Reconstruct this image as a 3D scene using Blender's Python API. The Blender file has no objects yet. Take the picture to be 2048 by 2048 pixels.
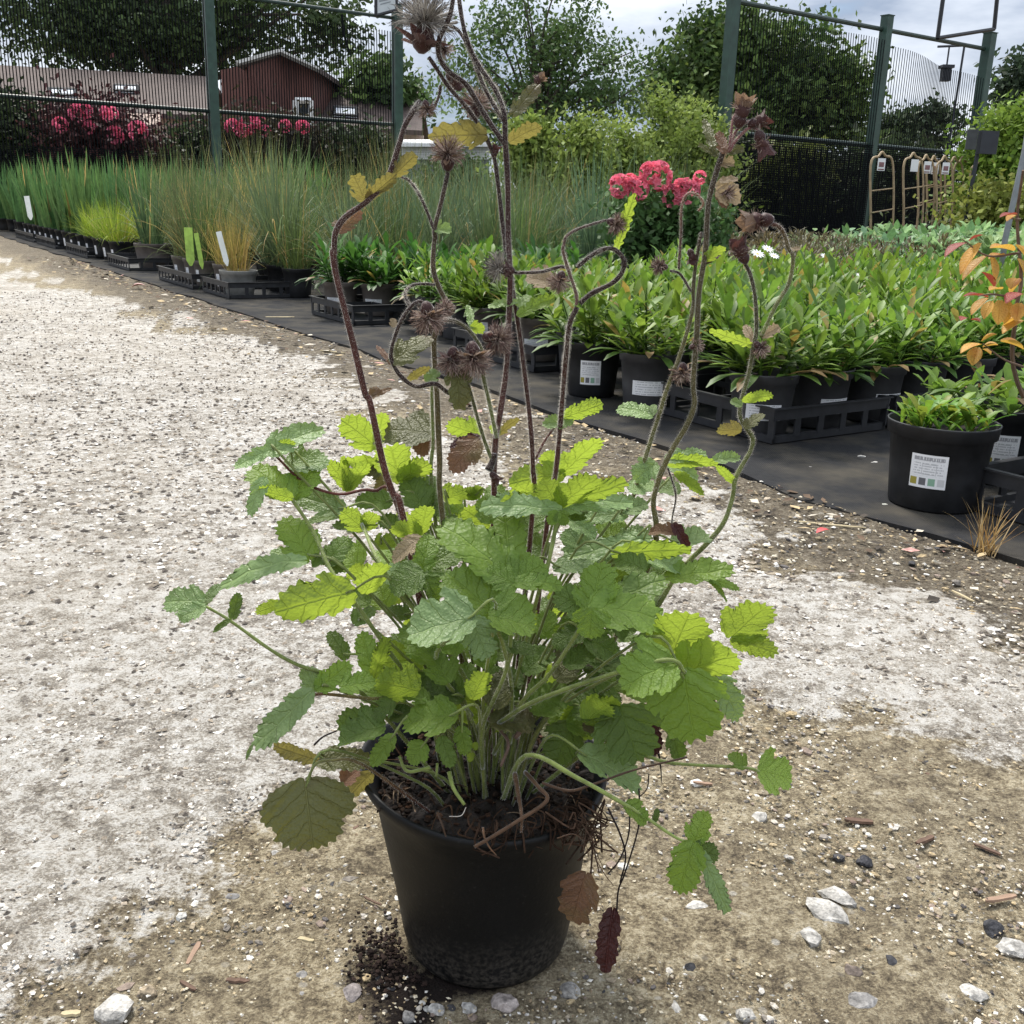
import bpy, math, random
import numpy as np
from mathutils import Vector, Matrix
R_ = math.radians
rng = np.random.default_rng(11)
random.seed(11)
sc = bpy.context.scene
# ------------------------------------------------------------------ camera, sky, sun, exposure
CAM_H, PITCH, ROLL = .61, R_(16.7), R_(1.7)
cam_d = bpy.data.cameras.new('camera'); cam = bpy.data.objects.new('camera', cam_d); sc.collection.objects.link(cam)
cam_d.sensor_width = 36; cam_d.lens = 36; cam_d.clip_start = .02; cam_d.clip_end = 3000
cam.matrix_world = Matrix.Translation((0, 0, CAM_H)) @ Matrix.Rotation(math.pi/2-PITCH, 4, 'X') @ Matrix.Rotation(ROLL, 4, 'Z')
sc.camera = cam
SUN_EL, SUN_AZ = R_(56), R_(-22)           # azimuth measured from +Y (ahead of the camera) to the right
w = bpy.data.worlds.new('World'); sc.world = w; w.use_nodes = True
nt = w.node_tree; N = nt.nodes; N.clear()
def wn(t, **k):
    n = N.new(t)
    for a, b in k.items(): setattr(n, a, b)
    return n
sky = wn('ShaderNodeTexSky', sky_type='NISHITA', sun_disc=False, sun_elevation=SUN_EL, sun_rotation=SUN_AZ, air_density=1., dust_density=.6)
tc = wn('ShaderNodeTexCoord'); mp = wn('ShaderNodeMapping'); mp.inputs['Scale'].default_value = (1, 1, 3.2)
n1 = wn('ShaderNodeTexNoise'); n1.inputs['Scale'].default_value = 2.6; n1.inputs['Detail'].default_value = 7; n1.inputs['Roughness'].default_value = .55
n2 = wn('ShaderNodeTexNoise'); n2.inputs['Scale'].default_value = 5.2; n2.inputs['Detail'].default_value = 6
cr = wn('ShaderNodeValToRGB'); cr.color_ramp.elements[0].position = .40; cr.color_ramp.elements[1].position = .60
cr.color_ramp.elements[0].color = (2.0, 2.45, 3.3, 1); cr.color_ramp.elements[1].color = (6.6, 6.9, 7.4, 1)
cr2 = wn('ShaderNodeMapRange'); cr2.inputs['From Min'].default_value = .25; cr2.inputs['From Max'].default_value = .42
mx = wn('ShaderNodeMix', data_type='RGBA'); mlt = wn('ShaderNodeMath', operation='MULTIPLY'); mlt.inputs[1].default_value = .93
bg = wn('ShaderNodeBackground'); bg.inputs['Strength'].default_value = .09; out = wn('ShaderNodeOutputWorld')
L = nt.links.new
L(tc.outputs['Generated'], mp.inputs['Vector']); L(mp.outputs[0], n1.inputs['Vector']); L(mp.outputs[0], n2.inputs['Vector'])
L(n1.outputs['Fac'], cr.inputs['Fac']); L(n2.outputs['Fac'], cr2.inputs['Value']); L(cr2.outputs[0], mlt.inputs[0])
# an overcast sky is brighter overhead than at the horizon (CIE overcast sky)
sz_ = wn('ShaderNodeSeparateXYZ'); L(tc.outputs['Generated'], sz_.inputs[0])
gr = wn('ShaderNodeMapRange'); gr.inputs['From Min'].default_value = 0; gr.inputs['From Max'].default_value = 1; gr.inputs['To Min'].default_value = 1.; gr.inputs['To Max'].default_value = 2.3
L(sz_.outputs[2], gr.inputs['Value']); vm_ = wn('ShaderNodeVectorMath', operation='SCALE'); L(cr.outputs[0], vm_.inputs[0]); L(gr.outputs[0], vm_.inputs['Scale'])
L(mlt.outputs[0], mx.inputs['Factor']); L(sky.outputs[0], mx.inputs['A']); L(vm_.outputs[0], mx.inputs['B'])
L(mx.outputs['Result'], bg.inputs['Color']); L(bg.outputs[0], out.inputs['Surface'])
sun_d = bpy.data.lights.new('sun', 'SUN'); sun = bpy.data.objects.new('sun', sun_d); sc.collection.objects.link(sun)
sun_d.energy = 3.4; sun_d.angle = R_(12); sun_d.color = (1, .95, .87)
sv = Vector((math.sin(SUN_AZ)*math.cos(SUN_EL), math.cos(SUN_AZ)*math.cos(SUN_EL), math.sin(SUN_EL)))
sun.rotation_euler = sv.to_track_quat('Z', 'Y').to_euler()
sc.view_settings.view_transform = 'Standard'; sc.view_settings.look = 'None'; sc.view_settings.gamma = 1
sc.view_settings.use_curve_mapping = False; sc.view_settings.exposure = .72
sc.cycles.max_bounces = 4; sc.cycles.diffuse_bounces = 2; sc.cycles.transparent_max_bounces = 4; sc.cycles.use_denoising = True

# ------------------------------------------------------------------ measuring: a photo position and a distance give a point in the place
def ray(px, py):
    x, y = px-1024, 1024-py; c, s = math.cos(ROLL), math.sin(ROLL)
    xr, yr = x*c-y*s, x*s+y*c
    return np.array([xr, 2048*math.cos(PITCH)+yr*math.sin(PITCH), -2048*math.sin(PITCH)+yr*math.cos(PITCH)])/2048
CAM = np.array([0, 0, CAM_H])
def gnd(px, py, z=0.):
    d = ray(px, py); return CAM+d*(z-CAM_H)/d[2]
def atY(px, py, Y):
    d = ray(px, py); return CAM+d*Y/d[1]
def atplane(px, py, p, dr):                 # vertical plane through p along dr
    d = ray(px, py); n = np.array([-dr[1], dr[0], 0]); t = np.dot(np.asarray(p)-CAM, n)/np.dot(d, n); return CAM+d*t
def unit(v):
    v = np.asarray(v, float); return v/(np.linalg.norm(v)+1e-12)

# ------------------------------------------------------------------ objects
def link(o, parent=None):
    sc.collection.objects.link(o)
    if parent is not None: o.parent = parent
    return o
def mesh(name, V, Fc, mat=None, smooth=False, uv=None, col=None):
    me = bpy.data.meshes.new(name)
    V = np.asarray(V, float)
    me.from_pydata(V.tolist(), [], [tuple(int(i) for i in f) for f in Fc])
    if smooth: me.polygons.foreach_set('use_smooth', [True]*len(me.polygons))
    if uv is not None:
        lay = me.uv_layers.new(name='UVMap'); li = np.zeros(len(me.loops), int); me.loops.foreach_get('vertex_index', li)
        lay.data.foreach_set('uv', np.asarray(uv, float)[li].ravel())
    if col is not None:
        c = np.asarray(col, float)
        if c.shape[1] == 3: c = np.hstack([c, np.ones((len(c), 1))])
        at = me.color_attributes.new('col', 'FLOAT_COLOR', 'POINT'); at.data.foreach_set('color', c.ravel())
    if mat: me.materials.append(mat)
    me.update(); return me
def obj(name, me, parent=None, loc=None, rz=None):
    o = bpy.data.objects.new(name, me); link(o, parent)
    if loc is not None: o.location = tuple(float(c) for c in loc)
    if rz is not None: o.rotation_euler = (0, 0, rz)
    return o
def thing(name, label, cat, loc=(0, 0, 0), rz=0, group=None):
    o = bpy.data.objects.new(name, None); o.empty_display_size = .1; link(o); o.location = tuple(float(c) for c in loc); o.rotation_euler = (0, 0, rz)
    return tag(o, label, cat, group)
def tag(o, label=None, cat=None, group=None, kind=None):
    for k, v in (('label', label), ('category', cat), ('group', group), ('kind', kind)):
        if v: o[k] = v
    return o
class MB:                                    # collects shapes into one mesh
    def __init__(s): s.V = []; s.F = []; s.C = []; s.n = 0
    def add(s, V, Fc, c=None):
        V = np.asarray(V, float); s.V.append(V); s.F += [tuple(i+s.n for i in f) for f in Fc]; s.n += len(V)
        s.C.append(np.tile(np.array(c if c is not None else (1, 1, 1), float), (len(V), 1)) if c is None or np.ndim(c) == 1 else np.asarray(c, float))
        return s
    def box(s, c, d, rz=0, cc=None):
        x, y, z = np.array(d)/2
        v = np.array([(-x, -y, -z), (x, -y, -z), (x, y, -z), (-x, y, -z), (-x, -y, z), (x, -y, z), (x, y, z), (-x, y, z)])
        cs, sn = math.cos(rz), math.sin(rz); v = v @ np.array([[cs, sn, 0], [-sn, cs, 0], [0, 0, 1]])+np.array(c)
        return s.add(v, [(0, 3, 2, 1), (4, 5, 6, 7), (0, 1, 5, 4), (1, 2, 6, 5), (2, 3, 7, 6), (3, 0, 4, 7)], cc)
    def tube(s, pts, rad, n=6, cols=None, cap=True):
        V, Fc = tube_geo(pts, rad, n, cap)
        c = None
        if cols is not None:
            c = np.repeat(np.asarray(cols, float), n, axis=0)
            if cap: c = np.vstack([c, cols[0], cols[-1]])
        return s.add(V, Fc, c)
    def mesh(s, name, mat, smooth=False, col=False):
        return mesh(name, np.vstack(s.V), s.F, mat, smooth, col=np.vstack(s.C) if col else None)
def tube_geo(pts, rad, n=6, cap=True):
    P = np.asarray(pts, float); m = len(P); rad = np.broadcast_to(np.asarray(rad, float), (m,))
    T = np.gradient(P, axis=0); T /= np.linalg.norm(T, axis=1)[:, None]+1e-12
    u = np.cross(T[0], (0, 0, 1.)) if abs(T[0][2]) < .9 else np.cross(T[0], (1., 0, 0)); u = unit(u)
    V = []
    a = np.arange(n)*2*math.pi/n
    for i in range(m):
        u = unit(u-T[i]*np.dot(u, T[i])); v = np.cross(T[i], u)
        V.append(P[i]+rad[i]*(np.cos(a)[:, None]*u+np.sin(a)[:, None]*v))
    V = np.vstack(V); Fc = [(i*n+j, i*n+(j+1) % n, (i+1)*n+(j+1) % n, (i+1)*n+j) for i in range(m-1) for j in range(n)]
    if cap:
        V = np.vstack([V, P[0], P[-1]]); k = m*n
        Fc += [(k, (j+1) % n, j) for j in range(n)]+[(k+1, (m-1)*n+j, (m-1)*n+(j+1) % n) for j in range(n)]
    return V, Fc
def spline(pts, k=6):                         # Catmull-Rom through the points (rows may carry extra columns)
    P = np.asarray(pts, float)
    if len(P) < 3: return np.array([P[0]+(P[-1]-P[0])*t for t in np.linspace(0, 1, k+1)])
    Q = np.vstack([2*P[0]-P[1], P, 2*P[-1]-P[-2]]); o = []
    for i in range(1, len(Q)-2):
        for t in np.linspace(0, 1, k, endpoint=False):
            a, b, c, d = Q[i-1], Q[i], Q[i+1], Q[i+2]
            o.append(.5*((2*b)+(c-a)*t+(2*a-5*b+4*c-d)*t*t+(3*b-a-3*c+d)*t**3))
    o.append(P[-1]); return np.array(o)
def lathe(prof, n=32):
    P = np.asarray(prof, float); m = len(P); a = np.arange(n)*2*math.pi/n
    V = np.vstack([np.stack([r*np.cos(a), r*np.sin(a), np.full(n, z)], 1) for r, z in P])
    return V, [(i*n+j, i*n+(j+1) % n, (i+1)*n+(j+1) % n, (i+1)*n+j) for i in range(m-1) for j in range(n)]
def vnoise(x, y, s, seed=0):                  # value noise, numpy
    x = np.asarray(x)/s; y = np.asarray(y)/s; xi = np.floor(x).astype(int); yi = np.floor(y).astype(int); fx = x-xi; fy = y-yi
    fx = fx*fx*(3-2*fx); fy = fy*fy*(3-2*fy)
    def h(a, b): return (np.sin(a*127.1+b*311.7+seed*74.7)*43758.5453) % 1
    return (h(xi, yi)*(1-fx)+h(xi+1, yi)*fx)*(1-fy)+(h(xi, yi+1)*(1-fx)+h(xi+1, yi+1)*fx)*fy

# ------------------------------------------------------------------ materials
class Mat:
    def __init__(s, name):
        s.m = bpy.data.materials.new(name); s.m.use_nodes = True; s.t = s.m.node_tree; s.t.nodes.clear()
        s.out = s.n('ShaderNodeOutputMaterial'); s.co = None
    def n(s, t, ins=None, **k):
        n = s.t.nodes.new(t)
        for a, b in k.items(): setattr(n, a, b)
        for a, b in (ins or {}).items():
            if hasattr(b, 'links') or isinstance(b, bpy.types.NodeSocket): s.t.links.new(b, n.inputs[a])
            else: n.inputs[a].default_value = b
        return n
    def coord(s, what='Object'):
        return s.n('ShaderNodeTexCoord').outputs[what]
    def noise(s, v, scale, detail=4, rough=.55): return s.n('ShaderNodeTexNoise', {'Vector': v, 'Scale': scale, 'Detail': detail, 'Roughness': rough}).outputs['Fac']
    def ramp(s, f, stops):
        r = s.n('ShaderNodeValToRGB', {'Fac': f}); e = r.color_ramp.elements
        while len(e) < len(stops): e.new(.5)
        for i, (p, c) in enumerate(stops):
            e[i].position = p; e[i].color = (*c, 1) if np.ndim(c) else (c, c, c, 1)
        return r.outputs['Color']
    def mix(s, f, a, b, mode='MIX'):
        n = s.n('ShaderNodeMix', data_type='RGBA', blend_type=mode)
        for k, v in (('Factor', f), ('A', a), ('B', b)):
            i = n.inputs[k] if k == 'Factor' else [q for q in n.inputs if q.name == k and q.type == 'RGBA'][0]
            if isinstance(v, bpy.types.NodeSocket): s.t.links.new(v, i)
            else: i.default_value = v if k == 'Factor' else ((*v, 1) if len(v) == 3 else v)
        return [o for o in n.outputs if o.type == 'RGBA'][0]
    def math(s, op, a, b=0., c=0.):
        n = s.n('ShaderNodeMath', operation=op)
        for i, v in enumerate((a, b, c)):
            if isinstance(v, bpy.types.NodeSocket): s.t.links.new(v, n.inputs[i])
            else: n.inputs[i].default_value = v
        return n.outputs[0]
    def bump(s, h, st=.3, d=.01): return s.n('ShaderNodeBump', {'Height': h, 'Strength': st, 'Distance': d}).outputs[0]
    def done(s, color, rough=.6, metal=0., bump=None, trans=0., tcol=None, spec=.5, sheen=0.):
        b = s.n('ShaderNodeBsdfPrincipled', {'Metallic': metal, 'Specular IOR Level': spec})
        for k, v in (('Base Color', color), ('Roughness', rough)):
            if isinstance(v, bpy.types.NodeSocket): s.t.links.new(v, b.inputs[k])
            else: b.inputs[k].default_value = (*v, 1) if np.ndim(v) else v
        if sheen: b.inputs['Sheen Weight'].default_value = sheen; b.inputs['Sheen Roughness'].default_value = .3
        if bump is not None: s.t.links.new(bump, b.inputs['Normal'])
        o = b.outputs[0]
        if trans:
            t = s.n('ShaderNodeBsdfTranslucent'); tc_ = tcol if tcol is not None else color
            if isinstance(tc_, bpy.types.NodeSocket): s.t.links.new(tc_, t.inputs['Color'])
            else: t.inputs['Color'].default_value = (*tc_, 1)
            if bump is not None: s.t.links.new(bump, t.inputs['Normal'])
            o = s.n('ShaderNodeMixShader', {0: trans, 1: o, 2: t.outputs[0]}).outputs[0]
        s.t.links.new(o, s.out.inputs['Surface']); return s.m
def plain(name, c, rough=.6, var=.25, scale=30, metal=0., bump=.0, spec=.5):
    m = Mat(name); v = m.coord(); f = m.noise(v, scale, 5)
    lo = tuple(x*(1-var) for x in c); hi = tuple(min(1, x*(1+var)) for x in c)
    return m.done(m.ramp(f, [(.3, lo), (.7, hi)]), rough, metal, m.bump(f, bump, .01) if bump else None, spec=spec)
def leafmat(name, c, t, trans=.4, vein=(1.7, 1.6, 1.5), rough=.5, var=.3, nv=9., vamt=.42, blotch=None, spec=.4):
    m = Mat(name); uv = m.coord('UV'); sx = m.n('ShaderNodeSeparateXYZ', {0: uv}); x, y = sx.outputs[0], sx.outputs[1]
    ay = m.math('ABSOLUTE', y)
    wob = m.math('MULTIPLY', m.math('SUBTRACT', m.noise(uv, 5., 2), .5), .16)
    s = m.math('ADD', m.math('SUBTRACT', x, m.math('MULTIPLY', ay, .82)), m.math('ADD', wob, m.math('MULTIPLY', m.math('MULTIPLY', ay, ay), .3))); fr = m.math('FRACT', m.math('MULTIPLY', s, nv))
    d = m.math('ABSOLUTE', m.math('SUBTRACT', fr, .5)); vm = m.n('ShaderNodeMapRange', {'Value': d, 'From Min': .0, 'From Max': .07, 'To Min': 1., 'To Max': 0.}).outputs[0]
    mr = m.n('ShaderNodeMapRange', {'Value': ay, 'From Min': .006, 'From Max': .02, 'To Min': 1., 'To Max': 0.}).outputs[0]
    vn = m.math('MAXIMUM', vm, mr)
    ob = m.coord('Object'); nz = m.noise(ob, 55, 4); oi = m.n('ShaderNodeObjectInfo').outputs['Random']
    k = m.math('ADD', m.math('MULTIPLY', nz, .7), m.math('MULTIPLY', oi, .5))
    lo = tuple(q*(1-var) for q in c); hi = tuple(q*(1+var) for q in c)
    col = m.ramp(k, [(.25, lo), (.85, hi)])
    if blotch: col = m.mix(m.ramp(m.noise(ob, 22, 3), [(.5, 0), (.68, 1)]), col, blotch)
    vc = m.mix(1., col, vein, 'MULTIPLY'); col = m.mix(m.math('MULTIPLY', vn, vamt), col, vc)
    tco = m.mix(m.math('MULTIPLY', vn, .34), m.mix(m.math('MULTIPLY', nz, .5), t, tuple(q*.6 for q in t)), tuple(q*.45 for q in t))
    fine = m.n('ShaderNodeTexVoronoi', {'Vector': uv, 'Scale': 24.}).outputs['Distance']
    h = m.math('SUBTRACT', m.math('MULTIPLY', fine, .35), m.math('MULTIPLY', vn, .45))
    return m.done(col, rough, 0., m.bump(h, .8, .0022), trans, tco, spec=spec, sheen=.05)
def vcol(name, rough=.8, trans=0., mul=1., bump=0., spec=.3, var=.35, scale=60, sheen=0., tint=0.):
    m = Mat(name); a = m.n('ShaderNodeAttribute', attribute_name='col').outputs['Color']; f = m.noise(m.coord(), scale, 4)
    c = m.mix(1., a, m.ramp(f, [(.3, (1-var)*mul), (.7, (1+var)*mul)]), 'MULTIPLY')
    if tint:                                  # each plant a little different in tone
        oi = m.n('ShaderNodeObjectInfo').outputs['Random']; c = m.mix(1., c, m.ramp(oi, [(0., (1-tint, 1-tint, 1-tint)), (.35, (1+tint*.6, 1., 1-tint*.5)), (.65, (1-tint*.5, 1-tint*.2, 1.)), (1., (1+tint, 1+tint*.7, 1.))]), 'MULTIPLY')
    return m.done(c, rough, 0., m.bump(f, bump, .004) if bump else None, trans, spec=spec, sheen=sheen)
# ------------------------------------------------------------------ ground
POT = np.array([-.012, .748, 0])
C0 = np.array([.652, 2.672, 0]); A = np.array([-.537, .8436, 0]); B = np.array([.8436, .537, 0])   # corner of the plant block, along the bed edge (away), across the bed
EDGE = np.array([.60, 2.345, 0])             # a point on the edge of the black mat
def bed(s, t, z=0): return C0+A*s+B*t+np.array([0, 0, z])
def polyline_dist(X, Y, P):
    d = np.full(X.shape, 1e9)
    for (x0, y0), (x1, y1) in zip(P, P[1:]+P[:1]):
        ex, ey = x1-x0, y1-y0; t = np.clip(((X-x0)*ex+(Y-y0)*ey)/(ex*ex+ey*ey+1e-12), 0, 1)
        d = np.minimum(d, np.hypot(X-x0-t*ex, Y-y0-t*ey))
    return d
def inside(X, Y, P):
    c = np.zeros(X.shape, bool)
    for (x0, y0), (x1, y1) in zip(P, P[1:]+P[:1]):
        with np.errstate(divide='ignore', invalid='ignore'):
            c ^= ((y0 > Y) != (y1 > Y)) & (X < (x1-x0)*(Y-y0)/(y1-y0+1e-15)+x0)
    return c
up = [(-900, 470), (0, 520), (250, 610), (450, 662), (650, 745), (800, 830), (1000, 900), (1300, 985), (1430, 1040), (1500, 1100), (1700, 1180), (2048, 1275), (2500, 1400)]
lowb = [(2500, 1600), (2048, 1460), (1750, 1390), (1500, 1380), (1350, 1385), (1200, 1440), (950, 1450), (760, 1490), (690, 1545), (560, 1625), (430, 1700), (340, 1790), (200, 1900), (60, 2010), (-80, 2200), (-900, 2300)]
CONC = [tuple(gnd(*p)[:2]) for p in up+lowb]
ys = np.concatenate([np.linspace(-2, .3, 24), np.linspace(.31, 1.5, 190), np.linspace(1.51, 4, 150), np.geomspace(4.03, 900, 90)])
us = np.concatenate([np.linspace(-60, -1.3, 14), np.linspace(-1.25, 1.25, 330), np.linspace(1.3, 60, 14)])
Yg, Ug = np.meshgrid(ys, us, indexing='ij'); Xg = Ug*(.28+.52*np.abs(Yg))
cin = inside(Xg, Yg, CONC); dd = polyline_dist(Xg, Yg, CONC); sd = np.where(cin, dd, -dd)
nz = vnoise(Xg, Yg, .22, 1)-.5+.7*(vnoise(Xg, Yg, .08, 2)-.5)+.5*(vnoise(Xg, Yg, .03, 3)-.5)
conc = np.clip(.5+(sd+.20*nz*np.clip(Yg/1.2, .6, 2.5))/.10, 0, 1)
far = (Yg > 30)
conc[far] = 0
fade = np.clip((3.5-Yg)/2, 0, 1)*(Yg > .2)
Zg = fade*((1-conc)*(.012*(vnoise(Xg, Yg, .11, 5)-.5)+.006*(vnoise(Xg, Yg, .035, 6)-.5)+.003*(vnoise(Xg, Yg, .014, 8)-.5))+conc*(.004+.004*(vnoise(Xg, Yg, .02, 7)-.5)+.0025*(vnoise(Xg, Yg, .009, 9)-.5)))
rp = np.hypot(Xg-POT[0], Yg-POT[1]); Zg = np.where(rp < .12, np.minimum(Zg, 0.0), Zg)
edge_t = (Xg-EDGE[0])*B[0]+(Yg-EDGE[1])*B[1]; Zg = np.where(edge_t > -.02, -.008, Zg)
nr, nc = Yg.shape
V = np.stack([Xg.ravel(), Yg.ravel(), Zg.ravel()], 1)
Fc = [(i*nc+j, i*nc+j+1, (i+1)*nc+j+1, (i+1)*nc+j) for i in range(nr-1) for j in range(nc-1)]
damp = np.clip(1.05-np.hypot((Xg-POT[0]+.07)/.085, (Yg-POT[1]+.05)/.07)+.9*nz, 0, 1)*(rp > .0)
strip = np.clip((edge_t+.62+.3*nz)/.25, 0, 1)*(Yg < 40)
colA = np.stack([conc.ravel(), damp.ravel(), strip.ravel()], 1)
m = Mat('ground'); v = m.coord(); at = m.n('ShaderNodeAttribute', attribute_name='col').outputs['Color']; sp = m.n('ShaderNodeSeparateColor', {0: at})
big = m.noise(v, 5, 4); n90 = m.noise(v, 115, 6, .72); n200 = m.noise(v, 330, 4, .75); n30 = m.noise(v, 28, 5, .6)
vor = m.n('ShaderNodeTexVoronoi', {'Vector': v, 'Scale': 120.}, feature='F1'); vorb = m.n('ShaderNodeTexVoronoi', {'Vector': v, 'Scale': 46.}, feature='F1')
# worn concrete: pale cement skin with tan aggregate showing through
k = m.math('ADD', m.math('ADD', m.math('MULTIPLY', n90, .54), m.math('MULTIPLY', n30, .46)), m.math('MULTIPLY', m.math('SUBTRACT', big, .5), .22))
k = m.math('ADD', k, m.math('MULTIPLY', m.math('SUBTRACT', n200, .5), .6))
cc = m.ramp(k, [(.37, (.085, .068, .05)), (.435, (.22, .18, .13)), (.485, (.42, .37, .30)), (.52, (.62, .575, .505)), (.59, (.80, .77, .71))])
cc = m.mix(m.ramp(vor.outputs['Distance'], [(.0, 0), (.55, .2)]), cc, (.76, .73, .67))
cc = m.mix(m.ramp(m.noise(v, 1.6, 3), [(.35, .0), (.7, .3)]), cc, (.52, .45, .35))
# sandy soil
ks = m.math('ADD', m.math('ADD', m.math('MULTIPLY', n90, .6), m.math('MULTIPLY', n30, .4)), m.math('MULTIPLY', m.math('SUBTRACT', n200, .5), .5))
cs = m.ramp(ks, [(.34, (.065, .05, .032)), (.43, (.20, .158, .10)), (.51, (.38, .31, .195)), (.60, (.64, .55, .38))])
cs = m.mix(m.ramp(big, [(.42, 0), (.65, .35)]), cs, (.15, .122, .085))
cs = m.mix(m.ramp(vorb.outputs['Distance'], [(.13, .55), (.2, 0)]), cs, m.ramp(m.n('ShaderNodeSeparateColor', {0: vorb.outputs['Color']}).outputs[0], [(.0, (.12, .11, .1)), (.5, (.42, .36, .26)), (1., (.72, .69, .62))]))
cs = m.mix(sp.outputs[2], cs, m.mix(1., cs, (.52, .52, .56), 'MULTIPLY'))
cmask = m.n('ShaderNodeMapRange', {'Value': m.math('ADD', sp.outputs[0], m.math('MULTIPLY', m.math('SUBTRACT', m.math('ADD', m.math('MULTIPLY', n30, .6), m.math('MULTIPLY', n90, .4)), .5), 3.2)), 'From Min': .3, 'From Max': .7}).outputs[0]
c = m.mix(cmask, cs, cc)
dm = m.n('ShaderNodeMapRange', {'Value': m.math('ADD', sp.outputs[1], m.math('MULTIPLY', m.math('SUBTRACT', n90, .5), 1.2)), 'From Min': .35, 'From Max': .6}).outputs[0]
c = m.mix(dm, c, (.018, .011, .008))
h = m.math('ADD', m.math('MULTIPLY', k, 1.), m.math('MULTIPLY', n200, .4))
MG = m.done(c, .9, 0., m.bump(h, .9, .012), spec=.25)
g = obj('ground', mesh('ground', V, Fc, MG, True, col=colA)); tag(g, 'worn pale concrete yard with sandy soil patches', None, None, 'structure')

# gravel: uncountable small stones half sunk in the soil
def ico_stone(seed, sub=1):
    import bmesh
    bm = bmesh.new(); bmesh.ops.create_icosphere(bm, subdivisions=sub, radius=1)
    r = np.random.default_rng(seed); V = np.array([tuple(q.co) for q in bm.verts]); Fc = [[q.index for q in f.verts] for f in bm.faces]; bm.free()
    k = 5
    for _ in range(k):
        n = unit(r.normal(size=3)); d = r.uniform(.55, .9); h_ = V @ n; V = V-np.outer(np.maximum(h_-d, 0), n)
    V *= 1+r.uniform(-.1, .1, (len(V), 1)); return V, Fc
STO = [ico_stone(i, 1) for i in range(6)]; STS = [ico_stone(i+20, 1) if i < 0 else None for i in range(1)]
pal = np.array([(.5, .47, .42), (.42, .38, .32), (.36, .3, .22), (.28, .23, .16), (.22, .195, .165), (.1, .09, .085), (.4, .31, .18), (.62, .6, .55), (.26, .2, .16), (.06, .058, .06)])
mb = MB(); r = np.random.default_rng(5)
def scatter(n, fx, fy, smin, smax, pw, flat=.6, keep=None, pb=None):
    k = 0
    while k < n:
        x, y = fx(), fy()
        if keep is not None and not keep(x, y): continue
        k += 1
        s = smin+(smax-smin)*r.random()**pw
        V, Fc = STO[r.integers(6)]; a = r.random()*6.28; ca, sa = math.cos(a), math.sin(a)
        q = V*np.array([s*r.uniform(.8, 1.5), s*r.uniform(.6, 1), s*flat*r.uniform(.6, 1.1)])
        q = q @ np.array([[ca, sa, 0], [-sa, ca, 0], [0, 0, 1]])+np.array([x, y, s*flat*.05])
        c = pal[r.choice(len(pal), p=pb)]*r.uniform(.75, 1.2)
        mb.add(q, Fc, np.clip(c, 0, .85))
def soilish(x, y):
    X = np.array([x]); Y = np.array([y]); 
    if math.hypot(x-POT[0], y-POT[1]) < .085 or (x-EDGE[0])*B[0]+(y-EDGE[1])*B[1] > -.01: return False
    return not bool(inside(X, Y, CONC)[0]) or r.random() < .12
scatter(9500, lambda: r.uniform(-.75, .85), lambda: r.uniform(.36, 1.35), .0011, .0042, 2.4, keep=soilish)
scatter(420, lambda: r.uniform(-.7, .85), lambda: r.uniform(.36, 1.3), .004, .0085, 2.5, keep=soilish)
scatter(1500, lambda: r.uniform(-3, 1.2), lambda: r.uniform(1.3, 6), .003, .011, 2.5, keep=lambda x, y: -.55 < (x-EDGE[0])*B[0]+(y-EDGE[1])*B[1] < -.02)
MST = vcol('stone', .85, bump=.5, scale=300, var=.4)
tag(obj('gravel', mb.mesh('gravel', MST, False, True)), 'small pale and dark gravel stones strewn over the sandy soil', 'gravel', None, 'stuff')
# grit: tiny aggregate grains of the concrete skin and the sandy soil
def grit(name, label, n, x0, x1, y0, y1, smin, smax, cols, pc, want, seed):
    r = np.random.default_rng(seed); y = np.exp(r.uniform(math.log(y0), math.log(y1), n)); x = r.uniform(x0, x1, n)*(.06+.94*y/y1)
    ci = inside(x, y, CONC); et = (x-EDGE[0])*B[0]+(y-EDGE[1])*B[1]; ok = (ci == want) & (et < -.02) & (np.hypot(x-POT[0], y-POT[1]) > .08); x, y = x[ok], y[ok]; n = len(x)
    s = (smin+(smax-smin)*r.random(n)**2.2)*np.clip(y/.95, .7, 1.9); O = np.array([(1, 0, 0), (0, 1, 0), (-1, 0, 0), (0, -1, 0), (0, 0, 1), (0, 0, -1)], float); V = np.repeat(O[None], n, 0)*r.uniform(.55, 1.25, (n, 6, 1)); V *= np.stack([s*r.uniform(.8, 1.5, n), s*r.uniform(.6, 1., n), s*r.uniform(.35, .65, n)], 1)[:, None]
    a = r.random(n)*6.28; ca, sa = np.cos(a)[:, None], np.sin(a)[:, None]; V = np.stack([V[..., 0]*ca-V[..., 1]*sa, V[..., 0]*sa+V[..., 1]*ca, V[..., 2]+r.uniform(-.1, .25, (n, 1))*s[:, None]+.003], 2); V[..., 0] += x[:, None]; V[..., 1] += y[:, None]
    k = (np.arange(n)*6)[:, None]; T = np.array([(0, 1, 4), (1, 2, 4), (2, 3, 4), (3, 0, 4), (1, 0, 5), (2, 1, 5), (3, 2, 5), (0, 3, 5)]); Fc = (T[None]+k[:, None]).reshape(-1, 3)
    C_ = np.array(cols)[r.choice(len(cols), n, p=pc)]*r.uniform(.75, 1.2, (n, 1)); tag(obj(name, mesh(name, V.reshape(-1, 3), Fc.tolist(), MST, False, col=np.repeat(np.clip(C_, 0, .85), 6, 0))), label, 'grit', None, 'stuff')
grit('concrete_grit', 'pale aggregate grains standing out of the worn concrete', 66000, -3.6, 3.6, .45, 6.5, .0016, .0046, [(.74, .7, .63), (.55, .49, .41), (.3, .25, .19), (.13, .11, .09)], [.28, .2, .27, .25], True, 3)
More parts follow.
